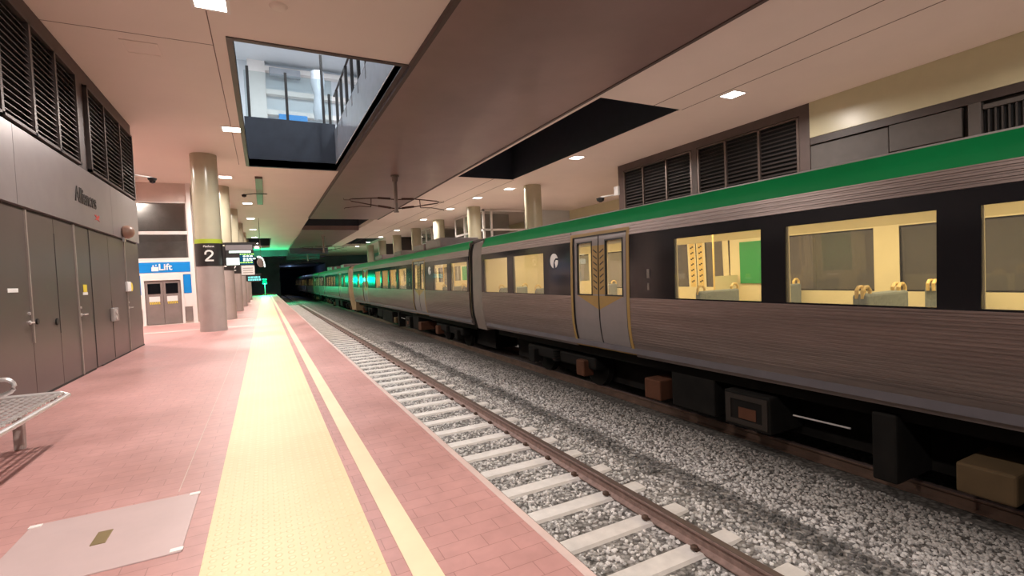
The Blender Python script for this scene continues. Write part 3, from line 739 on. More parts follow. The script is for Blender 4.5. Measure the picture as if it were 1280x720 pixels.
# hanging passenger displays
def display(x, y, z0, z1, w, label, ncol='led_c', big=True):
    t = thing('departure_display', label, 'display screen', (x, y, z0))
    h = z1-z0
    bm = bmesh.new(); box(bm, -w/2, w/2, -.10, .10, 0, h); bevel(bm, .015, 1); obj('casing', bm, M['signblack'], t)
    bm = bmesh.new(); box(bm, -w/2-.06, w/2+.10, -.04, .04, h, h+.07); box(bm, -w/2-.08, -w/2+.02, -.06, .06, .05, h-.05)
    obj('bracket', bm, M['signblack'], t)
    if big:
        obj('header_panel', BX(-w/2+.02, w/2-.03, -.115, -.10, h*.72, h*.97), M['fascia'], t)
        obj('logo_strip', BX(-w*.36, w*.4, -.118, -.10, h*.60, h*.69), M['led_w'], t)
        obj('bright_panel', BX(-w/2+.03, -w*.02, -.118, -.10, h*.03, h*.36), M['led_w'], t)
        bm = bmesh.new(); box(bm, -w*.0, w/2-.02, -.114, -.10, h*.03, h*.58); obj('screen', bm, M['led_b'], t)
        bm = bmesh.new(); rnd = random.Random(3)
        for k, z in enumerate((.10, .50)):
            xx = .01*w
            while xx < w*.44:
                l = rnd.uniform(.03, .08); box(bm, xx, xx+l, -.119, -.113, h*z, h*(z+.05)); xx += l+.02
        obj('green_text', bm, M['led_g'], t)
        for k, z in enumerate((.20, .28, .40)):
            bm = bmesh.new(); xx = .12*w
            while xx < w*.46:
                l = rnd.uniform(.03, .09); box(bm, xx, xx+l, -.119, -.113, h*z, h*(z+.055)); xx += l+.03
            obj('white_text', bm, M['led_w'], t)
    else:
        bm = bmesh.new(); rnd = random.Random(5)
        for z in (.15, .5):
            xx = -w*.44
            while xx < w*.42:
                l = rnd.uniform(.03, .12); box(bm, xx, xx+l, -.115, -.10, h*z, h*(z+.26)); xx += l+.03
        obj('text_rows', bm, M[ncol], t)
    return t
display(-.66, 17.9, 2.03, 2.70, .80, 'display screen fixed to the nearest column with white and green rows')
display(-.62, 37, 1.58, 2.05, .76, 'small cyan lit display fixed to a column further along the platform', 'led_c', False)
dz = thing('direction_sign', 'pale sign board fixed beside the third numbered column', 'sign', (-.80, 30.2, 1.94))
obj('board', bevel(BX(-.28, .36, -.05, .05, 0, .5), .01, 1), M['white'], dz)
bm = bmesh.new()
for z in (.1, .22, .34): box(bm, -.2, .28, -.056, -.05, z, z+.04)
obj('text_lines', bm, M['greybox'], dz)
bm = bmesh.new(); box(bm, -.31, -.27, -.04, .04, .1, .4); obj('bracket', bm, M['louvre'], dz)
mi = thing('platform_mirror', 'curved white edged mirror hanging above the far end of the yellow strip', 'mirror', (-.12, 34, 2.75))
bm = bmesh.new(); tube(bm, [(-.28,0,.34),(-.1,0,.35),(.1,0,.25),(.22,0,0),(.26,0,-.3)], .05); obj('rim', bm, M['led_w'], mi, True)  # glowing tube paints in a curved white highlight
bm = bmesh.new(); lathe(bm, (0,0,0), [(.3,-.04),(.26,.03),(.1,.06)], 20); bmesh.ops.rotate(bm, cent=(0,0,0), matrix=Matrix.Rotation(R(90), 3, 'X'), verts=bm.verts); obj('mirror_face', bm, M['greybox'], mi, True); mi.scale = (.75, .75, 1)
bm = bmesh.new(); box(bm, -.02, .02, -.02, .02, .3, ZC-2.75); obj('hanger', bm, M['louvre'], mi)

# signal
sg = thing('track_signal', 'railway signal showing a bright green light at the far end of the platform', 'signal', (.02, 66, 0))
bm = bmesh.new(); cyl(bm, (0,0,0), .05, 1.4, 'z', 12); cyl(bm, (0,0,0), .16, .05, 'z', 16); obj('post', bm, M['bronzepole'], sg)
obj('head', bevel(BX(-.27, .27, -.08, .12, 1.35, 2.05), .03), M['black'], sg)
bm = bmesh.new(); cyl(bm, (0,-.14,1.7), .24, .06, 'y', 24); obj('green_lens', bm, M['siggreen'], sg)
bm = bmesh.new(); cyl(bm, (0,-.10,1.42), .05, .02, 'y', 16); obj('lower_lens', bm, M['led_w'], sg)
ld = bpy.data.lights.new('signal_lamp', 'POINT'); ld.energy = 1500; ld.color = (0, 1, .40); ld.shadow_soft_size = .12
lo = bpy.data.objects.new('lamp', ld); C.objects.link(lo); lo.parent = sg; lo.location = (0, -.4, 1.7)

# ------------------------------------------------------------------ bench
bn = thing('platform_bench', 'perforated stainless steel bench with looped armrests on the red platform', 'bench', (-2.0, 4.9, 0))
bm = bmesh.new()
n = 26
for i in range(n):                    # slatted mesh seat: rods across the depth
    y = -1.15 + i*(2.34/(n-1)); box(bm, -.24, .24, y-.014, y+.014, .438, .446)
for x in (-.18, -.12, -.06, 0, .06, .12, .18): box(bm, x-.012, x+.012, -1.15, 1.19, .436, .444)
obj('seat_mesh', bm, M['steel'], bn)
bm = bmesh.new()
tube(bm, [(.26,-1.17,.42),(.268,0,.42),(.262,1.19,.42)], .022); tube(bm, [(-.26,-1.17,.46),(-.26,1.19,.46)], .022); tube(bm, [(.262,1.19,.42),(.2,1.205,.445),(0,1.205,.45),(-.26,1.19,.46)], .020); tube(bm, [(.262,-1.17,.42),(0,-1.18,.45),(-.26,-1.17,.46)], .02)
for k in range(60):
    y = -1.14 + k*.039; cyl(bm, (.228, y, .445), .012, .012, 'z', 8)
obj('seat_frame', bm, M['steel'], bn)
for y in (1.05, -1.05):
    bm = bmesh.new(); box(bm, -.09, -.02, y-.035, y+.035, 0, .43); bevel(bm, .006, 1); box(bm, -.22, .22, y-.03, y+.03, .40, .43); obj('leg', bm, M['concrete'], bn)
for y in (.92, -.3):
    bm = bmesh.new()
    pts = [(-.30, y, .66), (-.09, y, .665)] + [(-.09+.07*math.cos(a), y, .60+.065*math.sin(a)) for a in [R(k) for k in (75, 50, 25, 0, -25, -50)]] + [(-.17, y, .50), (-.23, y, .46)]
    tube(bm, pts, .019, 12); obj('armrest', bm, M['steel'], bn, True)

# ------------------------------------------------------------------ right side wall
XR = 13.0
struct('wall_right', BX(XR+.12, XR+.4, YA, 15.6, 0, ZC), M['darkpanel'], label='dark wall beyond the train')
bm = bmesh.new(); box(bm, XR-.02, XR+.12, 7.86, 15.6, 5.24, ZC-.001); box(bm, XR-.02, XR+.12, 7.86, 8.14, 2.5, 5.24); box(bm, XR-.02, XR+.12, 15.3, 15.6, 2.5, 5.24); box(bm, XR-.02, XR+.12, 11.62, 11.82, 2.5, 5.24); box(bm, XR-.02, XR+.12, 7.86, 15.6, 0, 2.5)
struct('trim_17', bm, M['trimbrown'], label='brown louvre surround beyond the train')
louvre(8.15, 11.6, 2.5, 5.22, XR+.06, -1, (9.35, 10.5), 'dark louvre beyond the train nearest the cream wall panel', .115, fm='louvre')
louvre(11.83, 15.3, 2.5, 5.22, XR+.06, -1, (13.0, 14.2), 'dark louvre beyond the train further along', .115, fm='louvre')
struct('wall_cream', bevel(BX(XR-.04, XR+.10, -3, 7.85, 4.58, ZC-.001), .006, 1), M['creamwall'], label='glossy cream bulkhead panel beyond the train')
struct('trim_18', BX(XR-.02, XR+.1, -3, 7.85, 4.40, 4.578), M['darkpanel'])
NTR = 30
def rp(name, y0, y1, z0, z1, m, label, x0=XR-.02):
    global NTR; NTR += 1; return struct('trim_%d' % NTR, bevel(BX(x0, XR+.119, y0, y1, z0, z1), .01, 1), M[m], label=label)
rp('duct_panel', 6.06, 7.85, 3.2, 4.36, 'duct2', 'grey brown duct panel under the cream bulkhead beside the louvre')
rp('duct_panel', 4.74, 6.05, 3.78, 4.38, 'duct2', 'paler grey duct box under the cream bulkhead')
rp('duct_panel', 4.74, 6.05, 3.1, 3.75, 'duct3', 'darker grey duct panel below the paler duct box')
rp('duct_panel', 4.42, 4.62, 3.1, 4.39, 'duct2', 'narrow pale post panel beside the dark mesh grille', XR-.08)
gr = thing('mesh_grille', 'dark mesh grille with vertical bars at the right edge under the cream bulkhead', 'grille', (XR, 3.0, 3.2))
bm = bmesh.new()
for k in range(28): box(bm, -.03, .0, -1.4+k*.1, -1.37+k*.1, 0, 1.02)
obj('bars', bm, M['duct3'], gr)
obj('back_panel', BX(.02, .1, -1.4, 1.4, 0, 1.02), M['louvreback'], gr)
obj('top_rail', BX(-.05, .05, -1.4, 1.4, 1.03, 1.12), M['duct2'], gr)
# recess behind and glass boxes
struct('wall_recess', BX(19, 19.2, 15.6, 62, 0, ZC), M['creamwall'], label='cream wall of the recess beyond the train')
struct('wall_recess_end', BX(13.4, 19.2, 15.5, 15.6, 0, ZC), M['creamwall'])
struct('wall_recess_back', BX(15.7, 19, 28.1, 28.2, 0, ZC), M['upwall'], label='pale blue grey wall of the recess')
def glassbox(n, y, ln):
    x0, x1 = 12.42, 15.5
    bm = bmesh.new()
    for x in (x0, 12.95, x1-.09): box(bm, x, x+.12, y, y+.12, 0, ZC-.001)
    for z in (4.12, 5.34, 2.9): box(bm, x0, x1, y, y+.10, z, z+.12)
    for yy in (y+ln*.33, y+ln*.66, y+ln): box(bm, x0, x0+.1, yy-.06, yy+.06, 0, ZC-.001)
    for z in (4.12, 5.34, 2.9): box(bm, x0, x0+.1, y, y+ln, z, z+.12)
    w = struct('window_%d' % n, bm, M['whiteframe'], label='white framed glazed box beyond the train')
    obj('pane', BX(x0+.02, x1, y+.04, y+.05, 0, ZC-.05), M['glassw'], w); obj('pane', BX(x0+.04, x0+.05, y+.06, y+ln, 0, ZC-.05), M['glassw'], w)
    struct('wall_box_%d' % n, BX(x0+.8, x1, y+ln*.5, y+ln*.5+.1, 0, ZC-.002), M['greybox'])
glassbox(5, 28.0, 5.0); glassbox(6, 38.6, 4.5)
for i, (x0, x1, y) in enumerate(((12.2, 13.6, 48.6), (12.9, 15.2, 45.2), (12.4, 15.9, 58))):
    tag(obj('brown_screen', bevel(BX(x0, x1, y, y+.2, 0, ZC-.01), .02, 1), M['darkpanel']), 'dark brown wall screen between far columns, %s' % (['narrow one', 'wide one', 'farthest one'][i]), 'screen')
struct('wall_right_far', BX(16, 16.2, 45, YB, 0, ZC), M['upwall'])
c_ = thing('security_camera', 'dome security camera beyond the train beside the louvre corner', 'camera', (12.95, 15.9, 4.25))
bm = bmesh.new(); tube(bm, [(.1,0,.15),(-.3,0,.1),(-.6,.1,.05)], .03); box(bm, -.05, .12, -.35, -.1, .1, .45); obj('bracket', bm, M['white'], c_)
bm = bmesh.new(); lathe(bm, (-.6,.1,-.15), [(.05,0),(.14,.06),(.17,.16),(.06,.2)], 20); obj('dome', bm, M['black'], c_, True)

# ------------------------------------------------------------------ tunnel end
bm = bmesh.new(); box(bm, -9, 2.2, YB+2, YB+2.4, -1.5, 5.75); box(bm, 8.95, 22, YB+2, YB+2.4, -1.5, 5.75)
struct('wall_end', bm, M['darkwall'], label='dark end wall')
bm = bmesh.new(); box(bm, -9, 22, YB+2, 130, 4.4, 4.6); box(bm, -9, 22, YB+1.8, YB+2, 4.4, ZC-.11); box(bm, 1.9, 2.2, YB+2.4, 130, -1.6, 4.4); box(bm, 9.2, 9.5, YB+2.4, 130, -1.6, 4.4); box(bm, -1, 10, 130, 130.3, -1.6, 4.6)
struct('wall_tunnel', bm, M['darkwall'], label='dark tunnel beyond the platforms')
bm = bmesh.new(); box(bm, -9, 2.78, 66, 66.4, 4.75, ZC-.001); box(bm, 2.79, 7.01, 62, 62.4, 4.7, ZC-.101); box(bm, 2.79, 7.01, 72, 72.4, 4.5, ZC-.101)
struct('trim_19', bm, M['darkwall'], label='dark downstand beams at the far end')
struct('wall_start', BX(-9, 22, YA-.3, YA, -1.6, ZC), M['darkwall'])

tl = thing('tunnel_lamp', 'dim bluish lamp on the tunnel roof beyond the platforms', 'tunnel lamp', (4.2, 97, 4.4))  # added light source, lifts the black tunnel end
obj('diffuser', BX(-.3, .3, -.08, .08, -.05, -.001), M['led_b'], tl)
ld = bpy.data.lights.new('tunnel_lamp', 'POINT'); ld.energy = 110; ld.color = (.45, .62, 1); ld.shadow_soft_size = .15
lo = bpy.data.objects.new('lamp', ld); C.objects.link(lo); lo.parent = tl; lo.location = (0, 0, -.3)
# ------------------------------------------------------------------ overhead masts
def mast(x, y, label):
    t = thing('overhead_line_mast', label, 'catenary support', (x, y, 0), 0, 'catenary drop masts')
    bm = bmesh.new(); cyl(bm, (0,0,4.0), .075, 1.39, 'z', 20); cyl(bm, (0,0,3.96), .10, .05, 'z', 20); cyl(bm, (0,0,5.16), .11, .16, 'z', 20); cyl(bm, (0,0,5.34), .16, .0595, 'z', 20)
    obj('drop_tube', bm, M['bronzepole'], t, True)
    for s in (-1, 1):
        bm = bmesh.new()
        tube(bm, [(0,0,4.46),(s*.75,0,4.50),(s*1.65,0,4.44)], .022); tube(bm, [(0,0,4.10),(s*.75,0,4.2),(s*1.7,0,4.36)], .022)
        tube(bm, [(s*1.62,0,4.45),(s*1.74,0,4.42),(s*1.7,0,4.36)], .02); tube(bm, [(s*.95,0,4.48),(s*.97,0,4.16)], .018)
        tube(bm, [(s*.97,0,4.16),(s*1.4,0,4.17),(s*1.92,0,4.10),(s*1.95,0,4.06)], .014); tube(bm, [(s*1.72,0,4.40),(s*1.95,0,4.40),(s*1.95,0,4.46)], .014)
        a = obj('cantilever_arm', bm, M['insul'], t, True)
        for (z, za) in ((4.487, 4.505), (4.13, 4.20)):
            bm = bmesh.new(); tube(bm, [(s*.22,0,z),(s*.34,0,z+(za-z)*.3),(s*.7,0,za)], .042, 12); obj('insulator', bm, M['insul'], a, True)
    return t
mm = mast(4.75, 19.0, 'bronze overhead line mast with two bracket arms, nearest under the brown soffit')
m2 = copy_tree(mm); m2.location = (4.85, 46, 0); m2['label'] = 'distant overhead line mast past the dark soffit opening'
m3 = copy_tree(mm); m3.location = (4.85, 64, 0); m3['label'] = 'farthest overhead line mast near the tunnel'

# ------------------------------------------------------------------ train
HW = 1.4                     # half width of the car
def inset(z):
    pts = [(-.24,.13),(-.1,.085),(.1,.035),(.35,.005),(.8,0),(1.98,.035),(2.2,.065),(2.33,.11),(2.47,.19),(2.53,.42),(2.585,.85),(2.61,1.4)]
    if z <= pts[0][0]: return pts[0][1]
    for (a, ia), (b, ib) in zip(pts, pts[1:]):
        if a <= z <= b: return ia+(ib-ia)*(z-a)/(b-a)
    return pts[-1][1]
def sheet(bm, side, y0, y1, zs, off=0, th=.03, rib=None):
    """panel following the body profile; rib=(pitch, depth)"""
    if rib:
        z = zs[0]; pts = []
        while z < zs[-1]-1e-4:
            pts += [(z, 0), (z+rib[0]*.12, rib[1]), (z+rib[0]*.60, rib[1]), (z+rib[0]*.72, 0)]; z += rib[0]
        pts = [p for p in pts if p[0] < zs[-1]] + [(zs[-1], 0)]
    else: pts = [(z, 0) for z in zs]
    poly = [(side*(HW-inset(z)+off+d), z) for z, d in pts] + [(side*(HW-inset(z)+off-th), z) for z in reversed(zs)]
    prism_y(bm, poly, y0, y1)
    return bm
def zr(a, b, n): return [a+(b-a)*i/n for i in range(n+1)]
CL = 23.6
DOORS = [(4.76, 6.62), (CL-6.62, CL-4.76)]
WINS = [(.15,1.72), (2.05,3.62), (7.68,9.20), (9.54,11.07), (11.40,12.93), (13.27,14.80), (CL-3.62,CL-2.05), (CL-1.72,CL-.15)]
WZ0, WZ1 = .875, 1.82
def door_leaf(parent, side, y0, y1, meet):
    """meet = y of the meeting edge"""
    wz0, wz1 = .90, 1.93
    w0, w1 = (y0+.13, y1-.23) if meet == y1 else (y0+.23, y1-.13)
    bm = bmesh.new(); lower = zr(-.09, wz0, 8); up = zr(wz1, 2.05, 2); mid = zr(wz0, wz1, 3)
    sheet(bm, side, y0, y1, lower, -.02); sheet(bm, side, y0, y1, up, -.02); sheet(bm, side, y0, w0, mid, -.02); sheet(bm, side, w1, y1, mid, -.02)
    leaf = obj('door_leaf', bm, M['leaf'], parent)
    bm = bmesh.new(); g = .028; o_ = -.012
    sheet(bm, side, w0-g, w1+g, [wz0-g, wz0], o_); sheet(bm, side, w0-g, w1+g, [wz1, wz1+g], o_); sheet(bm, side, w0-g, w0, mid, o_); sheet(bm, side, w1, w1+g, mid, o_)
    sheet(bm, side, meet-.012, meet+.012, zr(-.09, 2.05, 8), o_)
    obj('window_gasket', bm, M['gasket'], leaf)
    bm = bmesh.new(); sheet(bm, side, w0, w1, mid, -.035, .008); obj('window_pane', bm, M['traing'], leaf)
    bm = bmesh.new(); q = -.055
    sheet(bm, side, y0, y1, lower, q, .01); sheet(bm, side, y0, y1, up, q, .01); sheet(bm, side, y0, w0+.01, mid, q, .01); sheet(bm, side, w1-.01, y1, mid, q, .01)
    obj('inner_lining', bm, M['interior'], leaf)
    bm = bmesh.new(); c = (w1+meet)/2 if meet == y1 else (w0+meet)/2
    for k in range(7):
        z = 1.0+k*.125; sheet(bm, side, c-.045, c+.0, [z, z+.03], q-.0125, .002); sheet(bm, side, c-.0, c+.045, [z+.022, z+.052], q-.0125, .002)
    sheet(bm, side, meet-.008, meet+.008, zr(-.09, 2.05, 6), q-.011, .003)
    obj('inner_markings', bm, M['gasket'], leaf)
    bm = bmesh.new(); sheet(bm, side, c-.07, c+.07, zr(wz0, 1.9, 3), q-.0105, .0015); obj('inner_gold_strip', bm, M['handle'], leaf)
    # gold strip by the meeting edge and gold wedge below the window
    a, b = (w1+g, meet-.014) if meet == y1 else (meet+.014, w0-g)
    bm = bmesh.new(); sheet(bm, side, a, b, zr(wz0, 1.86, 3), -.0165, .003)
    X = lambda z, off: side*(HW-inset(z)+off)
    far = w0-g if meet == y1 else w1+g; near = meet-.014 if meet == y1 else meet+.014
    P_ = [(far, wz0-g), (near, wz0-g), (near, wz0-.30)]
    va = [bm.verts.new((X(z, -.0165), y, z)) for y, z in P_]; vb = [bm.verts.new((X(z, -.022), y, z)) for y, z in P_]
    bm.faces.new(va); bm.faces.new(vb[::-1])
    for i in range(3): bm.faces.new((va[i], va[(i+1)%3], vb[(i+1)%3], vb[i]))
    obj('gold_marking', bm, M['gold'], leaf)
    bm = bmesh.new(); c = (a+b)/2; dr = 1 if meet == y1 else -1
    for k in range(7):
        z = 1.02+k*.12
        p = [(c-dr*.055, z+.05), (c-dr*.055, z+.03), (c+dr*.06, z-.035), (c+dr*.06, z-.008)]
        va = [bm.verts.new((X(q[1], -.0125), *q)) for q in p]; vb = [bm.verts.new((X(q[1], -.018), *q)) for q in p]
        bm.faces.new(va); bm.faces.new(vb[::-1])
        for i in range(4): bm.faces.new((va[i], va[(i+1)%4], vb[(i+1)%4], vb[i]))
    obj('chevrons', bm, M['gasket'], leaf)

def make_car(cab=False):
    t = thing('train_carriage', 'x', 'train', (7.2, 0, 0), 0, None)
    wins = WINS if not cab else WINS[:6] + [(19.98, 20.9)]
    end = CL if not cab else CL-.9
    # solid segments between doors
    segs = []; y = 0
    for a, b in DOORS: segs.append((y, a)); y = b
    segs.append((y, end))
    for side in (-1, 1):
        bm = bmesh.new()
        for a, b in segs:
            sheet(bm, side, a, b, zr(-.22, .02, 3)); sheet(bm, side, a, b, zr(.02, .835, 5), 0, .03, (.0455, .010))
        obj('ribbed_side', bm, M['ribbed'], t)
        bm = bmesh.new()
        for a, b in segs: sheet(bm, side, a, b, zr(1.985, 2.2, 2), 0, .03, (.0535, .010)); sheet(bm, side, a, b, [.835, .855], .008, .03)
        obj('upper_side', bm, M['ribbed'], t)
        bm = bmesh.new()
        for a, b in segs:
            ws = [w for w in wins if w[0] >= a and w[1] <= b]
            sheet(bm, side, a, b, [.855, WZ0], .002); sheet(bm, side, a, b, [WZ1, 1.985], .002)
            y = a
            for w in ws: sheet(bm, side, y, w[0], zr(WZ0, WZ1, 2), .002); y = w[1]
            sheet(bm, side, y, b, zr(WZ0, WZ1, 2), .002)
        obj('glazing_band', bm, M['band'], t)
        for w in wins:
            bm = bmesh.new(); sheet(bm, side, w[0], w[1], zr(WZ0, WZ1, 2), -.004, .006)
            f_ = obj('window_pane', bm, M['traing'], t)
        bm = bmesh.new(); sheet(bm, side, 0, end, [2.2, 2.25, 2.30, 2.35, 2.40, 2.44, 2.47], 0, .03)
        obj('green_stripe', bm, M['green'], t, True)
        for a, b in DOORS:
            bm = bmesh.new(); fr = .075
            sheet(bm, side, a, a+fr, zr(-.19, 2.13, 10), .012, .05); sheet(bm, side, b-fr, b, zr(-.19, 2.13, 10), .012, .05)
            sheet(bm, side, a+fr, b-fr, [2.07, 2.13], .012, .05); sheet(bm, side, a+fr, b-fr, [-.19, -.11], .012, .05)
            df = obj('door_frame', bm, M['gold'], t)
            bm = bmesh.new(); g = .022
            sheet(bm, side, a+fr, a+fr+g, zr(-.11, 2.07, 10), .004, .03); sheet(bm, side, b-fr-g, b-fr, zr(-.11, 2.07, 10), .004, .03); sheet(bm, side, a+fr, b-fr, [2.05, 2.07], .004, .03); sheet(bm, side, a+fr, b-fr, [-.11, -.09], .004, .03)
            obj('door_gasket', bm, M['gasket'], df)
            m_ = (a+b)/2
            door_leaf(t, side, a+fr+g, m_, m_); door_leaf(t, side, m_, b-fr-g, m_)
            bm = bmesh.new(); sheet(bm, side, a, b, [2.13, 2.2], 0, .03); obj('header_panel', bm, M['ribbed'], t)
            bm = bmesh.new(); yb = b+.48 if a < 10 else a-.48
            sheet(bm, side, yb-.02, yb+.02, [1.0, 1.12], .012, .02); obj('door_button', bm, M['bellows'], t)
            bm = bmesh.new(); sheet(bm, side, yb-.03, yb+.03, [1.2, 1.36], .012, .02); obj('door_button', bm, M['bellows'], t)
        # emblem beside the door: viewer's right is +y for side +1, -y for side -1
        yl = 4.10
        lz, X = 1.62, side*(HW-.025+.006)
        bm = bmesh.new(); n = 30; cc = []
        for k in range(n): cc.append((yl+.165*math.cos(2*math.pi*k/n), lz+.165*math.sin(2*math.pi*k/n)))
        # disc cut by a swoosh: two lens shapes
        A = [(p, q) for p, q in cc]
        def sw(pts):
            va = [bm.verts.new((X, p, q)) for p, q in pts]; vb = [bm.verts.new((X+side*.003, p, q)) for p, q in pts]
            bm.faces.new(va); bm.faces.new(vb[::-1])
            for i in range(len(pts)): bm.faces.new((va[i], va[(i+1)%len(pts)], vb[(i+1)%len(pts)], vb[i]))
        fy = side   # right direction in y
        sw([(yl+fy*.165*math.cos(R(a_)), lz+.165*math.sin(R(a_))) for a_ in range(20, 261, 12)] + [(yl-fy*.03, lz-.06), (yl+fy*.01, lz+.02), (yl+fy*.07, lz+.06)])
        sw([(yl+fy*.165*math.cos(R(a_)), lz+.165*math.sin(R(a_))) for a_ in range(-70, 13, 12)] + [(yl+fy*.08, lz+.02), (yl+fy*.03, lz-.04)])
        obj('emblem', bm, M['glyph'], t)
        text('operator_lettering', 'Transperth', .115, M['glyph'], t, face_mat((X+side*.002, yl, 1.345), (0, side, 0), (0, 0, 1)), .003)
    # roof
    bm = bmesh.new()
    zs = [2.47, 2.482, 2.53, 2.56, 2.585, 2.60, 2.61]
    poly = [(-(HW-inset(z)), z) for z in zs] + [((HW-inset(z)), z) for z in reversed(zs[:-1])] + [(1.1, 2.42), (-1.1, 2.42)]
    prism_y(bm, poly, 0, end); obj('roof', bm, M['roof'], t, True)
    # end walls, floor, ceiling, lining
    bm = bmesh.new(); box(bm, -1.3, 1.3, .0, .04, -.2, 2.42)
    if not cab: box(bm, -1.3, 1.3, CL-.04, CL, -.2, 2.42)
    obj('end_wall', bm, M['bellows'], t)
    obj('floor_panel', BX(-1.33, 1.33, .05, end-.05, -.16, -.06), M['intfloor'], t)
    bm = bmesh.new(); box(bm, -1.25, 1.25, .05, end-.05, 2.20, 2.22)
    for side in (-1, 1):
        hs = [(w[0], w[1], WZ0-.02, WZ1+.02) for w in wins] + [(a+.05, b-.05, -.06, 2.08) for a, b in DOORS]
        x0, x1 = sorted((side*1.315, side*1.30)); slab(bm, x0, x1, .05, end-.05, -.06, 2.2, hs, 'x')
        # coves
        prism_y(bm, [(side*1.30, 1.86), (side*1.30, 2.2), (side*1.05, 2.2), (side*1.22, 1.98)], .05, end-.05)
    box(bm, -1.3, 1.3, .05, .07, -.06, 2.2); box(bm, -1.3, 1.3, end-.1, end-.06, -.06, 2.2)
    obj('lining', bm, M['interior'], t)
    # transverse draught screens by the doors, and the ad panels
    for a, b in DOORS:
        for yy in (a-.12, b+.12):
            for side in (-1, 1):
                x0, x1 = sorted((side*.62, side*1.28)); obj('draught_screen', BX(x0, x1, yy-.015, yy+.015, -.06, 1.15), M['interior'], t)
                bm = bmesh.new(); tube(bm, [(side*.62, yy, -.06), (side*.62, yy, 2.2)], .018, 8); obj('grab_pole', bm, M['handle'], t)
    bm = bmesh.new()
    for side in (-1, 1):
        x0, x1 = sorted((side*1.27, side*1.30)); box(bm, x0, x1, 6.82, 7.42, .98, 1.80); box(bm, x0, x1, CL-7.42, CL-6.82, .98, 1.80)
    obj('poster', bm, M['poster'], t)
    bm = bmesh.new()
    for side in (-1, 1):
        x0, x1 = sorted((side*.42, side*.62))
        for k in range(int(end/2.0)): box(bm, x0, x1, .5+k*2.0, .5+k*2.0+1.4, 2.175, 2.195)
    obj('interior_light', bm, M['lampwarm'], t)
    ld = bpy.data.lights.new('carriage_lamp', 'AREA'); ld.shape = 'RECTANGLE'; ld.size = 1.2; ld.size_y = end-1.5; ld.energy = 420; ld.color = (1, .83, .52)
    lo = bpy.data.objects.new('lamp', ld); C.objects.link(lo); lo.parent = t; lo.location = (0, end/2, 2.14)
    # seats: pairs facing along the car
    def seat(y, side, dr):
        bm = bmesh.new(); x0, x1 = sorted((side*.36, side*1.26))
        box(bm, x0, x1, *sorted((y, y+dr*.45)), .32, .42); box(bm, x0, x1, *sorted((y-dr*.03, y-dr*.13)), .38, .98); bevel(bm, .03, 2)
        s_ = obj('seat', bm, M['seatfab'], t)
        bm = bmesh.new()
        for xx in (side*.42, side*1.18):
            tube(bm, [(xx-.07, y-dr*.08, .93), (xx-.075, y-dr*.08, 1.02), (xx-.03, y-dr*.08, 1.06), (xx+.03, y-dr*.08, 1.06), (xx+.075, y-dr*.08, 1.02), (xx+.07, y-dr*.08, .93)], .02, 8)
        obj('seat_handle', bm, M['handle'], s_, True)
        bm = bmesh.new(); box(bm, *sorted((side*.7, side*.9)), *sorted((y+dr*.1, y+dr*.3)), -.06, .32); obj('seat_pedestal', bm, M['bellows'], s_)
    for y, dr in ((1.0, 1), (2.9, -1), (8.1, 1), (10.2, -1), (10.42, 1), (12.4, -1), (12.62, 1), (14.6, -1)) + (((CL-2.9, 1), (CL-1.0, -1)) if not cab else ()):
        for side in (-1, 1): seat(y, side, dr)
    # underframe
    bm = bmesh.new(); box(bm, -1.05, 1.05, .3, end-.1, -.42, -.24); box(bm, -.40, .40, .3, end-.1, -1.12, -.42); obj('underframe', bm, M['under'], t)
    for yc in (3.4, CL-3.6):
        bg = obj('bogie', bevel(BX(-.95, .95, yc-1.5, yc+1.5, -.80, -.52), .05), M['under'], t)
        for s in (-1, 1):
            for yy in (yc-1.1, yc+1.1):
                bm = bmesh.new(); cyl(bm, (s*.55-.06, yy, -.80), .42, .12, 'x', 28); cyl(bm, (s*.50-.02 if s > 0 else s*.50-.01, yy, -.80), .45, .03, 'x', 28); obj('wheel', bm, M['under'], bg, True)
                obj('axle_box', bevel(BX(*sorted((s*.80, s*1.08)), yy-.15, yy+.15, -.95, -.60), .03), M['rustbox'] if yy > yc else M['under'], bg)
            bm = bmesh.new()
            for q in range(5): cyl(bm, (s*.98, yc, -.78+q*.06), .10, .035, 'z', 16)
            obj('spring', bm, M['under'], bg)
    for (y0, y1, z0, z1, m, xi) in ((6.6, 7.0, -.98, -.62, 'rustbox', 1.12), (7.2, 8.1, -1.0, -.4, 'under', 1.05), (8.35, 9.1, -1.0, -.48, 'under', 1.14), (10.35, 10.6, -1.12, -.35, 'under', 1.16), (11.1, 11.55, -.98, -.68, 'tanbox', 1.16), (12.0, 14.4, -1.0, -.42, 'under', 1.12), (14.8, 16.2, -.9, -.42, 'under', 1.05)):
        e = obj('equipment_box', bevel(BX(-xi, xi, y0, y1, z0, z1), .025), M[m], t)
        if y0 == 8.35:
            for side in (-1, 1):
                x0, x1 = sorted((side*1.14, side*1.155)); bm = slab(bmesh.new(), x0, x1, y0+.04, y1-.04, z0+.05, z1-.04, [(y0+.12, y1-.12, z0+.12, z1-.11)], 'x'); obj('cover_frame', bm, M['coverframe'], e)
                x0, x1 = sorted((side*1.138, side*1.148)); obj('label_plate', BX(x0, x1, y0+.25, y1-.22, z0+.14, z1-.22), M['rustbox'], e)
    for side in (-1, 1):
        bm = bmesh.new(); tube(bm, [(side*1.1, 9.4, -.64), (side*1.1, 10.1, -.63)], .012, 8); obj('air_pipe', bm, M['steel'], t)  # polished pipe added to give a thin bright highlight
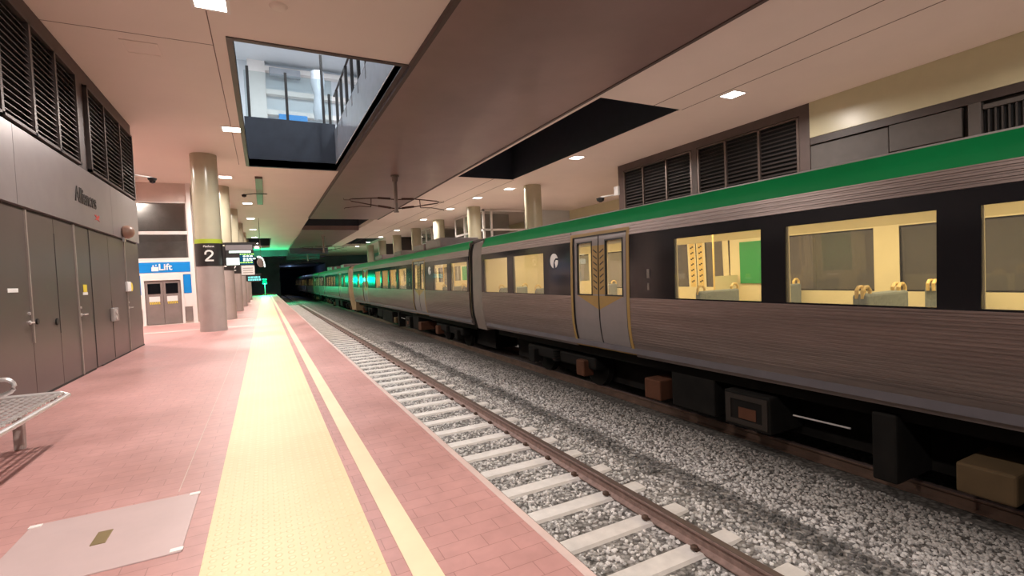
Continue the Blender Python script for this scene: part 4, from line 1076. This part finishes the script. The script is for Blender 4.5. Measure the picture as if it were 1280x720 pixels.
    if cab:
        # tapering cab nose with windscreen
        bm = bmesh.new()
        def ring(y, sx, z0, z1):
            zs_ = zr(z0, z1, 10); L_ = [(-(HW-inset(max(-.24, min(2.79, z))))*sx, z) for z in zs_]; Rr = [((HW-inset(max(-.24, min(2.79, z))))*sx, z) for z in reversed(zs_)]
            return [bm.verts.new((x, y + (.55*max(0, (1.0-z))/1.6*0 if False else 0) , z)) for x, z in L_+Rr]
        def nose_ring(f):
            zs_ = zr(-.9 if f > .2 else -.25, 2.58, 12)
            pts = []
            for z in zs_: pts.append((-1, z))
            for z in reversed(zs_): pts.append((1, z))
            vs = []
            for s, z in pts:
                w = (HW-inset(max(-.24, z)))*(1-.22*f*f)
                y = end + f*(.95 if z < .9 else .95-.55*(z-.9)/1.8)
                vs.append(bm.verts.new((s*w, y, z - .12*f*f*max(0, z-1.8))))
            return vs
        Rg = [nose_ring(f) for f in (0, .3, .6, .85, 1)]
        for A_, B_ in zip(Rg, Rg[1:]):
            for i in range(len(A_)): bm.faces.new((A_[i], A_[(i+1) % len(A_)], B_[(i+1) % len(A_)], B_[i]))
        bm.faces.new(Rg[-1]); bm.faces.new(Rg[0][::-1])
        obj('cab_nose', bm, M['gold'] if False else M['nose'], t, True)
        bm = bmesh.new()
        P_ = [(-.95, 1.0), (.95, 1.0), (.82, 2.25), (-.82, 2.25)]
        f = lambda z: end+(.95 if z < .9 else .95-.55*(z-.9)/1.8)
        va = [bm.verts.new((x, f(z)+.015, z)) for x, z in P_]; vb = [bm.verts.new((x, f(z)-.05, z)) for x, z in P_]
        bm.faces.new(va); bm.faces.new(vb[::-1])
        for i in range(4): bm.faces.new((va[i], va[(i+1)%4], vb[(i+1)%4], vb[i]))
        obj('windscreen', bm, M['band'], t)
        bm = bmesh.new()
        for s in (-1, 1): box(bm, *sorted((s*.55, s*.9)), end+.93, end+.97, .25, .42)
        obj('headlight', bm, M['white'], t)
        bm = bmesh.new(); box(bm, -.12, .12, end+.9, end+1.15, -.55, -.3); obj('coupler', bm, M['under'], t)
        for side in (-1, 1):
            bm = bmesh.new(); sheet(bm, side, 21.3, 21.32, zr(-.15, 1.95, 8), .004, .02); sheet(bm, side, 22.0, 22.02, zr(-.15, 1.95, 8), .004, .02); obj('cab_door_seam', bm, M['gasket'], t)
        for y0, y1, z1, m in ((4.2, 6.2, 3.08, 'duct'), (6.5, 8.2, 3.0, 'duct'), (10.5, 12.0, 2.95, 'bellows'), (15, 17, 2.98, 'duct')):
            obj('roof_unit', bevel(BX(-.85, .85, y0, y1, 2.56, z1-.14), .06), M[m], t)
    else:
        pass
    return t
pass
M['coverframe'] = mat('dark brown cover frame', (.03,.024,.02), .8, spec=.2)
M['nose'] = mat('tan cab front', (.36,.27,.15), .4, var=.1)

carA = make_car(False); carA.location = (7.2, 13.4, 0); carA.rotation_euler = (0, 0, math.pi)
carA['label'] = 'nearest silver train carriage with green roof stripe, gold framed doors and large windows'
# gangway fairing between the cars
def gangway(y0, y1, label):
    t = thing('gangway_connection', label, 'gangway', (7.2, y0, 0))
    bm = bmesh.new(); n = 5; w = (y1-y0)/n
    zs = zr(-.30, 2.56, 14)
    poly = [(-(HW-inset(max(-.24, z))-.0), z) for z in zs] + [((HW-inset(max(-.24, z))), z) for z in reversed(zs)]
    prism_y(bm, [(x*.995, z) for x, z in poly], .04, (y1-y0)-.32); obj('fairing', bm, M['bellows'], t)
    bm = bmesh.new(); prism_y(bm, [(x*.955, z) for x, z in poly], (y1-y0)-.32, (y1-y0)-.005); obj('bellows', bm, M['under'], t)
    return t
gangway(13.4, 14.45, 'brown grey gangway fairing joining the two nearest carriages')
carB = make_car(True); carB.location = (7.2, 14.45, 0)
carB['label'] = 'second carriage of the near train with roof units and yellow lit windows'
carC = copy_tree(carB); carC.location = (7.2, 14.45+2*CL+.5, 0); carC.rotation_euler = (0, 0, math.pi)
carC['label'] = 'leading carriage of the farther coupled train with tan cab front facing the camera'
y = 14.45+2*CL+.5
carD = copy_tree(carA); carD.location = (7.2, y+1.0, 0); carD.rotation_euler = (0, 0, 0); carD['label'] = 'middle carriage of the farther train glowing in green signal light'
carE = copy_tree(carA); carE.location = (7.2, y+2.0+CL, 0); carE.rotation_euler = (0, 0, 0); carE['label'] = 'last visible carriage of the farther train at the tunnel'
gangway(y, y+.98, 'gangway joining the first two carriages of the farther train')
gangway(y+1.0+CL, y+1.98+CL, 'gangway before the last visible carriage')

# ------------------------------------------------------------------ world, camera, colour
w = bpy.data.worlds.new('world'); sc.world = w; w.use_nodes = True
w.node_tree.nodes['Background'].inputs[0].default_value = (.02, .022, .035, 1); w.node_tree.nodes['Background'].inputs[1].default_value = 1
cd = bpy.data.cameras.new('camera'); cam = bpy.data.objects.new('camera', cd); C.objects.link(cam); sc.camera = cam
p_, y_, r_ = R(-1.8), R(26.95), R(-2.6)
fw = Vector((math.sin(y_)*math.cos(p_), math.cos(y_)*math.cos(p_), math.sin(p_)))
rt = Vector((math.cos(y_), -math.sin(y_), 0)); up = rt.cross(fw)
r2 = math.cos(r_)*rt + math.sin(r_)*up; u2 = -math.sin(r_)*rt + math.cos(r_)*up
cam.matrix_world = Matrix(((r2.x,u2.x,-fw.x,0),(r2.y,u2.y,-fw.y,0),(r2.z,u2.z,-fw.z,1.4),(0,0,0,1)))
cd.sensor_width = 36; cd.lens = 607/1280*36; cd.clip_start = .05; cd.clip_end = 300
vs = sc.view_settings; vs.view_transform = 'Standard'; vs.look = 'None'; vs.gamma = 1; vs.exposure = 0.0; vs.use_curve_mapping = False
sc.cycles.use_denoising = True; sc.cycles.max_bounces = 8; sc.cycles.transparent_max_bounces = 16
sc.cycles.diffuse_bounces = 5; sc.cycles.sample_clamp_indirect = 6
